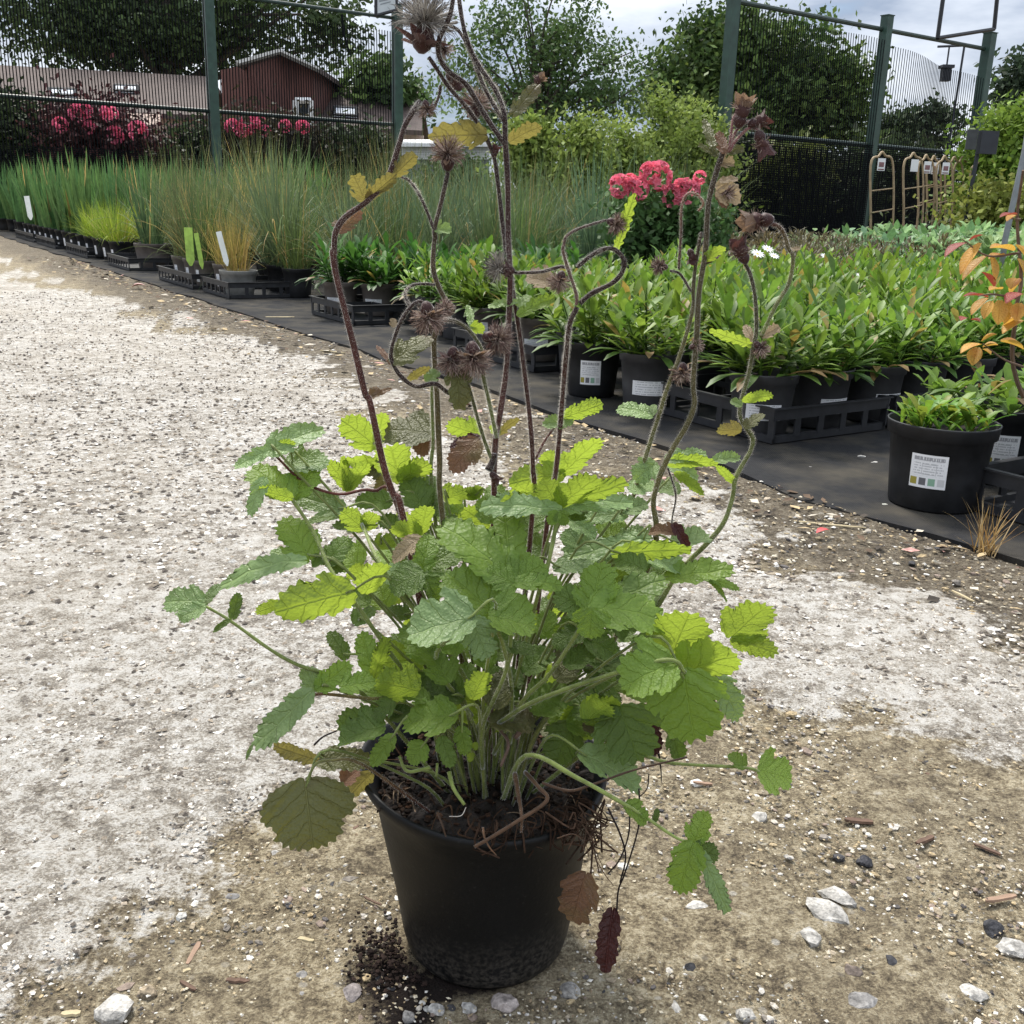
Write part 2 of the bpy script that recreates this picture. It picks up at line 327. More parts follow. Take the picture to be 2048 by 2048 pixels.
grit('soil_grit', 'fine sandy grit over the soil', 36000, -2., 2.2, .36, 3.2, .0011, .0034, [(.55, .49, .37), (.4, .32, .2), (.24, .18, .11), (.09, .075, .06), (.66, .63, .57)], [.25, .3, .2, .12, .13], False, 4)
# single stones that can be picked out
def rock(px, py, wpx, hpx, ang, c, label, seed, flat=.55, group=None):
    p = gnd(px, py); dist = np.linalg.norm(p-CAM); sx = wpx/2048*dist/2; sy = max(hpx/2048*dist/2*1.5, sx*.4)
    V, Fc = ico_stone(seed, 2); rr = np.random.default_rng(seed); V = V*(1+.12*np.sin(V @ rr.normal(size=3)*4)[:, None])
    V = V*np.array([sx, sy, min(sx, sy)*flat]); ca, sa = math.cos(ang), math.sin(ang); V = V @ np.array([[ca, sa, 0], [-sa, ca, 0], [0, 0, 1]])
    C_ = np.tile(np.array(c), (len(V), 1))*(.4+.9*np.random.default_rng(seed).random((len(V), 1)))
    o = obj('stone', mesh('stone', V, Fc, MST, False, col=np.clip(C_, 0, .8)), None, p+np.array([0, 0, min(sx, sy)*flat*.35])); tag(o, label, 'stone', group)
rk = lambda zx, zy: (1250+zx/2.421, 1400+zy/2.421)
lk = lambda zx, zy: (zx/2.415, 1400+zy/2.415)
ik = lambda zx, zy: (700+zx/2.972, 1500+zy/2.972)
W_, G_, D_, T_ = (.42, .40, .365), (.22, .21, .2), (.045, .045, .05), (.3, .24, .165)
for (p, w_, h_, a, c, lab) in [
    (rk(965, 1045), 105, 52, -.9, W_, 'long pale white stone, largest of the three lying together at right'),
    (rk(1045, 975), 88, 42, -.7, W_, 'flat speckled white stone just above the long pale stone'),
    (rk(905, 1165), 60, 42, -.3, W_, 'rounded white stone just below the long pale stone'),
    (rk(1150, 1485), 75, 45, -.3, G_, 'grey lumpy stone at the bottom right of the gravel'),
    (rk(252, 1510), 32, 42, .2, W_, 'small round white stone with a dark dimple near the bottom edge'),
    (rk(1155, 787), 36, 26, 0, D_, 'dark slate-coloured stone above the three white stones'),
    (rk(1780, 1110), 42, 36, -.7, D_, 'dark charcoal stone by the right edge of the gravel'),
    (rk(350, 1010), 60, 26, -.1, W_, 'low pale stone below the trailing leaf'),
    (rk(1880, 1215), 62, 36, .1, W_, 'pale stone against the right edge of the picture'),
    (rk(1290, 1275), 34, 26, -.5, D_, 'small dark grey stone right of the white stone group'),
    (rk(1100, 1325), 42, 30, .1, (.15, .12, .1), 'dark brown stone below the white stone group'),
    (rk(1680, 1430), 60, 28, -.5, W_, 'pale slanting stone near the bottom right corner'),
    (rk(580, 1535), 42, 25, .1, W_, 'white stone at the bottom edge beneath the trailing leaf'),
    (rk(420, 1105), 32, 24, .2, D_, 'black stone with a pale pebble on it right of the pot'),
    (rk(655, 575), 38, 24, .1, W_, 'white angular stone right of the trailing leaf'),
    (rk(320, 1310), 32, 26, .4, D_, 'black angular stone low on the gravel right of the pot'),
    (lk(545, 1515), 76, 62, .3, W_, 'big pale rough stone at the bottom left edge'),
    (lk(720, 1418), 38, 32, 0, T_, 'round tan stone near the big pale stone at bottom left'),
    (lk(1128, 955), 32, 20, .1, G_, 'smooth grey stone left of the pot'),
    (lk(1700, 1435), 46, 44, .3, (.25, .22, .21), 'broad grey-brown stone by the spilled soil left of the pot'),
    (lk(1450, 1345), 30, 24, 0, G_, 'small blue-grey stone near the bottom left of the pot'),
    (lk(1460, 1435), 30, 26, 0, G_, 'round grey stone nearest the bottom left edge below the pot'),
    (lk(1330, 750), 30, 22, 0, W_, 'chalky white stone under the big drooping olive leaf'),
    (ik(925, 1515), 60, 36, -.4, (.36, .31, .28), 'pinkish flat stone in front of the pot'),
    (ik(1305, 1440), 46, 36, .6, (.36, .34, .31), 'grey wedge-shaped stone at the front right of the pot'),
    (ik(520, 1550), 34, 30, .6, W_, 'pale stone at the bottom edge in front of the pot'),
    (ik(345, 1590), 30, 28, .3, G_, 'round grey pebble at the bottom edge left of the pinkish stone'),
    (ik(705, 1540), 36, 22, -.7, W_, 'narrow pale stone beside the pinkish flat stone'),
    ((1722, 916), 24, 12, .2, (.6, .58, .54), 'small white stone on the black mat left of the lone pot'), ((1748, 927), 22, 10, .6, (.6, .58, .54), 'second small white stone on the black mat beside the lone pot'), ((1620, 936), 14, 8, .1, (.5, .48, .44), 'tiny pale stone alone on the black mat'), ((1770, 1012), 18, 11, .1, (.5, .5, .44), 'pale stone on the mat at the foot of the lone pot'),
    (ik(1815, 965), 36, 20, 0, W_, 'white stone right of the dangling dead leaf')]:
    rock(*p, w_*.85, h_*.8, a, c, lab, len(lab)*7+int(p[0]))
# wood chips and twigs on the ground
MCH = plain('bark', (.12, .07, .045), .85, .45, 60, bump=.4); MPI = plain('pale_wood', (.28, .18, .12), .8, .3, 60); MST2 = plain('straw', (.45, .37, .22), .8, .3, 40)
def chip(px, py, ln, wd, ang, mat, label, th=.35):
    p = gnd(px, py); d = np.linalg.norm(p-CAM)/2048; l, w_ = ln*d*.9, wd*d*.95; n = 6; xs = np.linspace(-l/2, l/2, n); rr = np.random.default_rng(int(px+py)); V = []
    for x in xs:
        k = w_/2*(rr.uniform(.75, 1.05))*(.55 if abs(x) > l*.45 else 1); b = .0003*rr.normal()
        V += [(x, -k, b-w_*th*.4), (x, k, b-w_*th*.4), (x, k*.8, b+w_*th*.6), (x, -k*.8, b+w_*th*.6)]
    Fc = [(0, 1, 2, 3), (4*n-1, 4*n-2, 4*n-3, 4*n-4)]+[(4*i+j, 4*i+4+j, 4*i+4+(j+1) % 4, 4*i+(j+1) % 4) for i in range(n-1) for j in range(4)]
    o = obj('wood_chip', mesh('wood_chip', V, Fc, mat), None, p+np.array([0, 0, .003]), ang+(0 if ln > 100 else .7*math.sin(px*1.7))); tag(o, label, 'wood chip')
for q in [(lk(935, 1240), 62, 14, -.95, MPI, 'pinkish wood chip lying left of the pot'), (lk(920, 1315), 30, 9, .4, MST2, 'short pale straw piece below the pinkish wood chip'),
          (lk(910, 1395), 44, 10, -.35, MCH, 'dark brown wood chip below the pinkish chip'), (lk(1150, 1370), 46, 13, .6, MCH, 'blackish bark chip near the bottom left of the pot'),
          (lk(1460, 1168), 50, 10, .1, MST2, 'cream straw piece left of the pot base'), (lk(345, 1530), 34, 14, .7, MST2, 'tan splinter at the bottom left corner'),
          (lk(1800, 985), 46, 6, .05, MCH, 'thin black twig touching the left side of the pot'), (lk(1680, 660), 70, 9, .35, MCH, 'dark reddish twig beside the big drooping olive leaf'),
          (rk(1130, 597), 56, 14, -.1, MCH, 'dark brown bark chip on the gravel at right'), (rk(1750, 735), 50, 9, 0, MCH, 'black flat chip near the right edge'),
          (rk(1815, 972), 70, 12, .08, MPI, 'orange-brown stick with a pale underside near the right edge'), (rk(1450, 690), 50, 13, -.15, MCH, 'brown bark chip right of the dark bark chip'),
          (rk(375, 415), 40, 10, -.6, MPI, 'red-brown sliver below the right reaching leaf'), (rk(1500, 395), 46, 10, -.5, MCH, 'small brown chip far up the gravel at right'),
          ((1660, 1052), 150, 6, -.22, MST2, 'long dry stalk lying along the black mat edge'), ((1925, 1195), 60, 7, -.6, MST2, 'pale dry stalk near the dry grass tuft'),
          ((560, 636), 60, 8, .35, MST2, 'bent pale stick on the soil strip beside the trays'), ((665, 705), 62, 6, -.1, MST2, 'thin pale stick on the soil strip left of the tall stem')]:
    chip(*q[0], *q[1:])
# litter on the soil strip: petals and leaf bits, too many and too small to count
mb = MB(); r = np.random.default_rng(9)
for i in range(900):
    s = r.uniform(-1.2, 9); t = -abs(r.normal(0, .16))-.03
    p = EDGE+A*s+B*t; z = r.uniform(.006, .014); a = r.random()*6.28; l = r.uniform(.005, .02)*(1+.08*s); w_ = l*r.uniform(.25, .7)
    u = np.array([math.cos(a), math.sin(a), r.uniform(-.2, .2)]); v_ = np.array([-math.sin(a), math.cos(a), r.uniform(-.3, .3)])
    c = [(.42, .32, .18), (.1, .065, .04), (.05, .04, .03), (.5, .45, .36), (.5, .28, .24)][r.choice(5, p=[.25, .35, .25, .1, .05])]
    mb.add([p+(0, 0, z)-u*l, p+(0, 0, z)+v_*w_, p+(0, 0, z)+u*l, p+(0, 0, z+.002)-v_*w_], [(0, 1, 2, 3)], c)
MLIT = vcol('litter', .85)
tag(obj('leaf_litter', mb.mesh('leaf_litter', MLIT, False, True)), 'dry leaf bits and petals on the soil strip beside the mat', 'leaf litter', None, 'stuff')
# spilled potting soil at the left foot of the pot
mb = MB()
for i in range(480):
    a = r.normal(0, .019); b = r.normal(0, .02); p = np.array([POT[0]-.076+a, POT[1]-.035+b, .003+.01*math.exp(-(a*a+b*b)/.0012)*r.random()])
    if math.hypot(p[0]-POT[0], p[1]-POT[1]) < .074: continue
    V, Fc = STO[r.integers(6)]; mb.add(V*r.uniform(.0007, .0026)*np.array([1, r.uniform(.4, 1.6), .7])+p, Fc, np.array((.016, .010, .008))*r.uniform(.5, 1.8))
MSOIL = vcol('peat', .95, bump=.6, scale=200, spec=.15)
tag(obj('spilled_soil', mb.mesh('spilled_soil', MSOIL, False, True)), 'dark potting soil spilled at the left foot of the black pot', 'soil', None, 'stuff')

# ------------------------------------------------------------------ black woven ground mat under the bed
m = Mat('woven_mat'); v = m.coord(); wv = m.n('ShaderNodeTexWave', {'Vector': v, 'Scale': 60., 'Distortion': .5}).outputs['Fac']; f = m.noise(v, 6, 5); f2 = m.noise(v, 60, 4)
c = m.mix(m.ramp(f, [(.42, 0), (.7, 1)]), m.mix(f2, (.014, .0145, .016), (.032, .032, .033)), (.065, .058, .046)); MMAT = m.done(c, .9, 0., m.bump(wv, .25, .003), spec=.12)
mb = MB(); n = 60
E0, E1 = EDGE-A*3, EDGE+A*16
r = np.random.default_rng(3)
top = []
for i in range(n+1):
    p = E0+(E1-E0)*i/n; wob = .02*math.sin(i*1.7)+.015*r.normal(); top.append(p-B*wob)
V = [p+(0, 0, .004) for p in top]+[p+B*11+(0, 0, .004) for p in top]+[p+(0, 0, -.02) for p in top]
Fc = [(i, i+1, n+1+i+1, n+1+i) for i in range(n)]+[(2*n+2+i, 2*n+3+i, i+1, i) for i in range(n)]
o = obj('ground_mat', mesh('ground_mat', V, Fc, MMAT)); tag(o, 'black woven weed mat under the plant bed', None, None, 'structure')
# ------------------------------------------------------------------ pots, trays and plants of the bed
MBLK = plain('black_plastic', (.016, .0165, .018), .5, .4, 25, bump=.05, spec=.4); MTAU = plain('taupe_plastic', (.13, .113, .1), .6, .2, 20); MGRY = plain('grey_plastic', (.25, .25, .235), .6, .2, 20)
MDKG = plain('dark_grey_plastic', (.045, .045, .047), .55, .25, 20)
MTRAY = plain('tray_plastic', (.022, .023, .026), .45, .35, 25, spec=.45)
MPEAT = plain('peat_surface', (.014, .009, .007), .95, .6, 120, bump=.8)
m = Mat('printed_label'); uv = m.coord('UV'); sx = m.n('ShaderNodeSeparateXYZ', {0: uv}); x, y = sx.outputs[0], sx.outputs[1]
def band(a, lo, hi): return m.math('MULTIPLY', m.math('GREATER_THAN', a, lo), m.math('LESS_THAN', a, hi))
wd = m.n('ShaderNodeTexNoise', {'Vector': m.n('ShaderNodeCombineXYZ', {0: m.math('MULTIPLY', x, 26.), 1: m.math('MULTIPLY', m.math('FLOOR', m.math('MULTIPLY', y, 13.)), 7.3)}).outputs[0], 'Scale': 1.}).outputs['Fac']
ln = m.math('MULTIPLY', band(m.math('FRACT', m.math('MULTIPLY', y, 13.)), .3, .75), m.math('GREATER_THAN', wd, .47))
tit = m.math('MULTIPLY', m.math('MULTIPLY', band(y, .82, .93), band(x, .08, .92)), m.math('GREATER_THAN', wd, .4))
body = m.math('MULTIPLY', m.math('MULTIPLY', ln, band(y, .36, .8)), m.math('MULTIPLY', band(x, .08, .9), .45))
boxo = m.math('SUBTRACT', m.math('MULTIPLY', band(x, .32, .72), band(y, .4, .72)), m.math('MULTIPLY', band(x, .335, .705), band(y, .415, .705)))
sq = m.math('MULTIPLY', band(m.math('FRACT', m.math('MULTIPLY', x, 4.)), .1, .85), band(y, .08, .3))
ink = m.math('MAXIMUM', m.math('MULTIPLY', tit, .7), m.math('MAXIMUM', body, m.math('MULTIPLY', boxo, .5)))
sqc = m.n('ShaderNodeValToRGB', {'Fac': x}); e = sqc.color_ramp; e.interpolation = 'CONSTANT'
e.elements[0].color = (.35, .3, .05, 1); e.elements[1].position = .25; e.elements[1].color = (.14, .14, .15, 1)
for p_, c_ in ((.5, (.25, .42, .3, 1)), (.75, (.6, .6, .6, 1))): q = e.elements.new(p_); q.color = c_
c = m.mix(ink, (.82, .82, .82), (.12, .12, .14)); c = m.mix(sq, c, sqc.outputs[0])
MLAB = m.done(c, .45)
m = Mat('plain_label'); uv = m.coord('UV'); sx = m.n('ShaderNodeSeparateXYZ', {0: uv}); x, y = sx.outputs[0], sx.outputs[1]
wd = m.n('ShaderNodeTexNoise', {'Vector': m.n('ShaderNodeCombineXYZ', {0: m.math('MULTIPLY', x, 22.), 1: m.math('MULTIPLY', m.math('FLOOR', m.math('MULTIPLY', y, 6.)), 7.3)}).outputs[0], 'Scale': 1.}).outputs['Fac']
ln = m.math('MULTIPLY', m.math('MULTIPLY', band(m.math('FRACT', m.math('MULTIPLY', y, 6.)), .3, .7), m.math('GREATER_THAN', wd, .45)), band(x, .1, .9))
qr = m.math('MULTIPLY', m.math('MULTIPLY', band(x, .05, .2), band(y, .2, .7)), .0)
MLB2 = m.done(m.mix(m.math('MULTIPLY', ln, .5), (.82, .82, .82), (.2, .2, .22)), .45)
def pot_prof(rt, rb, h, rimh=.028, lip=.006):
    w_ = .0025; ri = rt-lip; zr = h-rimh; rr = rb+(ri-rb)*(zr/h)
    return [(0, .003), (rb-.006, .003), (rb-.004, 0), (rb, .004), (rb+(rr-rb)*.5, zr*.5), (rr, zr), (rr+lip*.9, zr+.002), (rt-.001, h-.003), (rt, h), (rt-w_, h+.001), (rt-w_-.001, h-.002), (rr-w_-.002, zr), (rb, .02)]
def pot_mesh(rt, rb, h, mat, **k):
    V, Fc = lathe(pot_prof(rt, rb, h, **k), 36); return mesh('pot', V, Fc, mat, True)
def soil_mesh(r_, z):
    rr = np.random.default_rng(int(z*1e4)); V = [(0, 0, z+.004)]; n = 20
    for k in (.35, .7, 1.): V += [(r_*k*math.cos(a), r_*k*math.sin(a), z+rr.uniform(-.003, .005)) for a in np.arange(n)*2*math.pi/n]
    Fc = [(0, 1+j, 1+(j+1) % n) for j in range(n)]+[(1+k*n+j, 1+(k+1)*n+j, 1+(k+1)*n+(j+1) % n, 1+k*n+(j+1) % n) for k in range(2) for j in range(n)]
    return mesh('soil', V, Fc, MPEAT, True)
def label_mesh(rt, rb, h, z0, z1, wd, mat, off=.0012):
    n = 8; V = []; uv = []
    for z in (z0, z1):
        rr = rb+(rt-.006-rb)*z/h+off+.0005
        for i in range(n+1):
            a = (i/n-.5)*wd/rr; V.append((rr*math.sin(a), -rr*math.cos(a), z)); uv.append((i/n, 0. if z == z0 else 1.))
    return mesh('label', V, [(i, i+1, n+2+i, n+1+i) for i in range(n)], mat, True, uv=uv)
# ---- foliage meshes (many blades in one part)
def blade(mb, base, d, up_, L_, W_, c, segs=4, curl=.5, prof='spoon', fold=.12):
    d = unit(d); s = unit(np.cross(d, (0, 0, 1.) if abs(d[2]) < .95 else (1., 0, 0))); V = []; cur = d.copy(); p = np.array(base, float); step = L_/segs
    for i in range(segs+1):
        t = i/segs
        k = {'spoon': .22+.78*math.sin(min(1, t*1.05)**1.7*math.pi*.93)**.9 if t < .999 else .12, 'grass': (1-t)**.55*(.6+.4*min(1, t*6)), 'lance': math.sin(math.pi*min(.985, .06+t*.94))**.8, 'ovate': math.sin(math.pi*min(.985, .05+t**.75*.95))}[prof]
        nrm = np.cross(s, cur); V += [p-s*W_*k/2+nrm*fold*W_*k, p, p+s*W_*k/2+nrm*fold*W_*k]
        p = p+cur*step; cur = unit(cur+np.array([0, 0, -curl/segs])*(.4+t))
    Fc = []
    for i in range(segs): Fc += [(3*i, 3*i+1, 3*i+4, 3*i+3), (3*i+1, 3*i+2, 3*i+5, 3*i+4)]
    mb.add(V, Fc, c)
MFOL = vcol('foliage', .5, .42, 1., spec=.4, var=.25, scale=40, tint=.22); MGRS = vcol('grass_blades', .6, .35, spec=.3, var=.25, scale=20, tint=.25)
def daisy(seed, R0=.085, H=.25, n=15, per=11, c0=(.09, .19, .026), c1=(.23, .36, .05), L0=.105, W0=.023, fl=0):
    r = np.random.default_rng(seed); mb = MB()
    for i in range(n):
        a = r.random()*6.28; rr = R0*math.sqrt(r.random()); top = np.array([rr*1.7*math.cos(a), rr*1.7*math.sin(a), H*r.uniform(.35, 1.)*(1-.35*rr/R0)])
        b = np.array([rr*.8*math.cos(a), rr*.8*math.sin(a), 0.]); mb.tube([b, (b+top)/2+(0, 0, .01), top], [.003, .0025, .0018], 4, None, False)
        mb.C[-1][:] = np.array(c0)*.8
        for j in range(per):
            q = .15+.85*(j+r.random())/per; p = b+(top-b)*q; az = j*2.4+r.random()+i; el = r.uniform(.1, .55)+.75*q**2
            dr = np.array([math.cos(az)*math.cos(el), math.sin(az)*math.cos(el), math.sin(el)]); t = r.random()
            c = (np.array(c0)*(1-t)+np.array(c1)*t)*r.uniform(.75, 1.1)
            if r.random() < .03: c = np.array((.30, .24, .06))
            blade(mb, p, dr, 0, L0*r.uniform(.6, 1.15)*(1.1-.3*q), W0*r.uniform(.75, 1.2), c, 4, r.uniform(.25, .95), 'spoon')
    for i in range(16):
        az = r.random()*6.28; blade(mb, (R0*.7*math.cos(az), R0*.7*math.sin(az), .02), (math.cos(az), math.sin(az), r.uniform(.1, .5)), 0, L0*1.3, W0*1.1, np.array(c0)*.8 if r.random() < .7 else np.array((.22, .15, .06)), 5, 1.3, 'spoon')
    return mb.mesh('foliage', MFOL, True, True)
def grassy(seed, n, L0, L1, W0, c0, c1, spread=.35, R0=.06, curl=.5, segs=6, dry=.08):
    r = np.random.default_rng(seed); mb = MB()
    for i in range(n):
        a = r.random()*6.28; rr = R0*math.sqrt(r.random()); lean = abs(r.normal(0, spread)); aa = a+r.normal(0, .6)
        d = (math.sin(lean)*math.cos(aa), math.sin(lean)*math.sin(aa), math.cos(lean)); t = r.random(); c = np.array(c0)*(1-t)+np.array(c1)*t
        if r.random() < dry: c = np.array((.42, .33, .13))*r.uniform(.7, 1.2)
        blade(mb, (rr*math.cos(a), rr*math.sin(a), 0), d, 0, r.uniform(L0, L1), W0*r.uniform(.7, 1.2), c, segs, curl*r.uniform(.3, 1.6)*(.4+lean*2), 'grass', .2)
    return mb.mesh('foliage', MGRS, True, True)
def leafy(seed, n, H, R0, L0, W0, c0, c1, prof='lance', flowers=None):
    r = np.random.default_rng(seed); mb = MB()
    for i in range(n):
        v_ = unit(r.normal(size=3)); v_[2] = abs(v_[2]); k = r.random()**.4; p = np.array([v_[0]*R0*k, v_[1]*R0*k, .03+H*k*v_[2]]); t = r.random(); c = (np.array(c0)*(1-t)+np.array(c1)*t)*r.uniform(.7, 1.1)
        d = unit(np.array([v_[0], v_[1], .35+.4*r.random()])+r.normal(0, .3, 3)); blade(mb, p, d, 0, L0*r.uniform(.7, 1.2), W0*r.uniform(.7, 1.2), c, 4, r.uniform(.4, 1.), prof)
    return mb.mesh('foliage', MFOL, True, True)
DA = [daisy(20+i) for i in range(5)]; DK = [daisy(40+i, c0=(.04, .115, .02), c1=(.085, .2, .035), L0=.12, W0=.026, H=.22) for i in range(3)]
SM = [daisy(60+i, R0=.095, H=.055, n=15, per=8, c0=(.13, .25, .035), c1=(.22, .36, .05), L0=.06, W0=.018) for i in range(2)]
GT = [grassy(70+i, [150, 120, 170, 110, 140, 130, 160][i], .35, [.95, .8, 1.05, .75, .9, .85, 1.][i], [.007, .010, .006, .012, .008, .007, .011][i], [(.05, .10, .04), (.09, .13, .05), (.10, .12, .05), (.045, .09, .045), (.13, .15, .06), (.07, .12, .04), (.08, .13, .075)][i], [(.11, .18, .06), (.19, .25, .085), (.22, .25, .10), (.11, .18, .08), (.26, .28, .12), (.17, .24, .07), (.17, .25, .12)][i], [.36, .46, .3, .42, .5, .38, .44][i], .09, [1.1, 1.6, .8, 1.3, 1.7, 1.1, 1.4][i], 6, [.06, .1, .12, .05, .14, .07, .06][i]) for i in range(7)]
GY = [grassy(80+i, 200, .2, .42, .006, (.20, .30, .03), (.34, .42, .05), .4, .07, .7, 5, .08) for i in range(2)]
GO = [grassy(85+i, 150, .2, .42, .005, (.22, .25, .06), (.40, .32, .10), .35, .07, .6, 5, .35) for i in range(2)]
IR = [grassy(90+i, 26, .5, .9, .036, (.07, .16, .05), (.12, .23, .075), .16, .06, .25, 6, .06) for i in range(3)]
BR = [leafy(100+i, 330, .27, .16, .05, .012, (.10, .085, .05), (.17, .15, .07)) for i in range(2)]
PG = [leafy(110+i, 150, .36, .24, .10, .06, (.16, .30, .11), (.36, .52, .28), 'ovate') for i in range(3)]
def shared_pot(rt, rb, h, mat): return pot_mesh(rt, rb, h, mat), soil_mesh(rt-.011, h-.022)
P_T = shared_pot(.1, .075, .17, MTAU); P_B = shared_pot(.1, .077, .18, MBLK); P_D = shared_pot(.098, .075, .17, MDKG); P_G = shared_pot(.1, .075, .15, MGRY)
L_B = label_mesh(.1, .077, .18, .045, .125, .068, MLAB); L_S = label_mesh(.1, .075, .17, .045, .09, .1, MLB2); L_V = label_mesh(.1, .075, .17, .03, .11, .03, MLB2)
rr_ = np.random.default_rng(77)
def potted(name, label, cat, fol, P, pos, rz=None, group=None, lab=None, labrz=0., sc_=1., fz=.14, shoot=True):
    rz = rr_.random()*6.28 if rz is None else rz
    e_ = thing(name, label, cat, pos, 0, group)
    p_ = obj('pot', P[0], e_, rz=rz)
    if lab is not None: obj('label', lab, p_, rz=labrz-rz)
    obj('soil', P[1], e_)
    if fol is not None:
        f_ = obj('foliage', fol, e_, (0, 0, fz), rr_.random()*6.28); f_.scale = (sc_, sc_, sc_*rr_.uniform(.9, 1.12)); f_['kind'] = 'stuff'
    return e_
# ---- trays
TR_BAR = MB().box((0, 0, .047), (.022, .006, .062)).mesh('bar', MTRAY)
def tray_base(lx, ly):
    mb = MB(); mb.box((0, 0, .006), (lx, ly, .008))
    for sx in (-1, 1): mb.box((sx*(lx/2-.004), 0, .0135), (.012, ly, .02))
    for sy in (-1, 1): mb.box((0, sy*(ly/2-.004), .0135), (lx+.004, .013, .0202))
    return mb.mesh('base', MTRAY)
def tray_rim(lx, ly):
    mb = MB()
    for sx in (-1, 1): mb.box((sx*(lx/2), 0, .083), (.007, ly+.012, .034)); mb.box((sx*(lx/2+.006), 0, .0985), (.012, ly+.026, .004))
    for sy in (-1, 1): mb.box((0, sy*(ly/2), .083), (lx-.008, .0068, .0339)); mb.box((0, sy*(ly/2+.006), .0984), (lx+.001, .0121, .0041))
    mb.box((0, 0, .08), (.006, ly-.01, .018)); mb.box((0, 0, .0801), (lx-.01, .0059, .0178))
    return mb.mesh('rim', MTRAY)
TRC = {}
def tray(label, pos, rz, lx, ly):
    k = (lx, ly)
    if k not in TRC: TRC[k] = (tray_base(lx, ly), tray_rim(lx, ly))
    e_ = thing('plant_tray', label, 'tray', pos, rz, 'black carry trays under the pots')
    obj('base', TRC[k][0], e_); obj('rim', TRC[k][1], e_)
    nx = max(3, int(lx/.09)); ny = max(3, int(ly/.09))
    for sy in (-1, 1):
        for i in range(nx+1): obj('bar', TR_BAR, e_, (-lx/2+.006+(lx-.012)*i/nx, sy*ly/2, 0))
    for sx in (-1, 1):
        for i in range(1, ny): obj('bar', TR_BAR, e_, (sx*lx/2, -ly/2+ly*i/ny, 0), math.pi/2)
    return e_
AZ = math.atan2(A[1], A[0])
Z4 = np.array([0, 0, .0045])
# daisy block: the front row is picked out one by one, the rest is a packed block
tray('black tray at the near corner of the daisy block', bed(.28, .3)+Z4, AZ, .52, .46)
tray('black tray along the right side of the daisy block', bed(.26, .82)+Z4, AZ, .48, .5)
tray('black tray deeper along the right side of the daisy block', bed(.26, 1.38)+Z4, AZ, .48, .5)
tray('black tray left of the daisy pot standing on bare mat', bed(1.62, .36)+Z4, AZ, .62, .44)
ZT = np.array([0, 0, .016])
frontlab = -.5
S_ = {'face': -math.atan2(B[0], B[1])*0+R_(-20)}
front = [(bed(.13, .13), P_D, L_S, ZT, 'bright green daisy in the grey pot at the near corner tray'),
         (np.array([.415, 3.19, 0]), P_D, L_S, ZT, 'bright green daisy in the second pot from the near tray corner'),
         (np.array([.255, 3.43, 0]), P_B, L_B, Z4, 'bright green daisy in a black pot standing on the mat between trays'),
         (np.array([.085, 4.13, 0]), P_T, L_S, ZT, 'bright green daisy in a taupe pot at the near end of the second tray'),
         (np.array([-.13, 4.5, 0]), P_T, L_V, ZT, 'bright green daisy in a taupe pot at the far end of the second tray'),
         (np.array([.24, 3.83, 0]), P_D, None, Z4, 'bright green daisy tucked behind the black pot between trays')]
for p, P, lb, z, lab in front: potted('potted_daisy', lab, 'plant', DA[rr_.integers(5)], P, p+z, None, 'bright green daisies in pots', lb, R_(-8), rr_.uniform(1., 1.25))
side = ['first', 'second', 'third', 'fourth', 'fifth', 'sixth']
for j in range(1, 7):
    potted('potted_daisy', f'bright green daisy, {side[j-1]} pot from the near corner along the right side of the block', 'plant', DA[rr_.integers(5)], P_D, bed(.13+rr_.normal(0, .01), .13+.225*j)+ZT, None, 'bright green daisies in pots', L_S if j in (1, 2) else None, R_(25), 1.)
for i in range(0, 9):
    for j in range(0, 11):
        s, t = .38+.275*i+rr_.normal(0, .022), .38+.275*j+rr_.normal(0, .022)
        if j == 0 and i in (3, 4): continue
        potted('potted_daisy', 'bright green daisy packed inside the block behind the front rows of pots', 'plant', DA[rr_.integers(5)], P_D, bed(s, t)+Z4, None, 'daisies packed inside the block', sc_=rr_.uniform(.85, 1.22))
# darker leafy plants in taupe pots
tray('black tray under the dark green leafy plants', bed(3.2, .34)+Z4, AZ, .56, .46)
for i, (q, lb, lab) in enumerate([((-.755, 5.63), L_S, 'dark green leafy plant in a taupe pot at the near end of its tray'), ((-.965, 5.66), L_S, 'dark green leafy plant in a taupe pot left of its twin')]):
    potted('potted_leafy_plant', lab, 'plant', DK[i], P_T, np.array([*q, .016]), None, 'dark green leafy plants in pots', lb, R_(-15), 1.2)
for i in range(3):
    for j in range(1, 5):
        potted('potted_leafy_plant', 'dark green leafy plant behind the two front taupe pots', 'plant', DK[rr_.integers(3)], P_T, bed(2.98+.27*i, .3+.3*j)+Z4, None, 'dark green plants behind the taupe pots', sc_=1.1)
# grasses
gl = [(3.85, 4), (4.3, 4), (4.75, 4), (5.2, 4), (5.65, 4), (6.1, 4), (6.5, 4)]
tray('black tray under the yellowing grass and grey pot', bed(4.72, .17)+Z4, AZ, .56, .44)
tray('black tray with the green marker stick and taupe pots', bed(5.62, .15)+Z4, AZ, .9, .44)
tray('black tray below the big taupe pot of blue-green grass', bed(7.4, .17)+Z4, AZ, .8, .5)
tray('black tray at the far left with a row of tall white labels', bed(9.3, .17)+Z4, AZ, 1.1, .5)
tray('farthest black tray on the left edge of the bed', bed(11.2, .17)+Z4, AZ, 1.3, .5)
tray('black tray running out of the picture at far left', bed(12.9, .17)+Z4, AZ, 1.6, .5)
P_BG = shared_pot(.15, .115, .2, MTAU); P_SG = shared_pot(.12, .09, .15, MGRY)
potted('potted_grass', 'yellowing grass in a pale grey pot on the front tray', 'plant', GO[0], P_SG, bed(4.62, .07)+ZT, None, 'grasses in pots', None, 0, 1., .13)
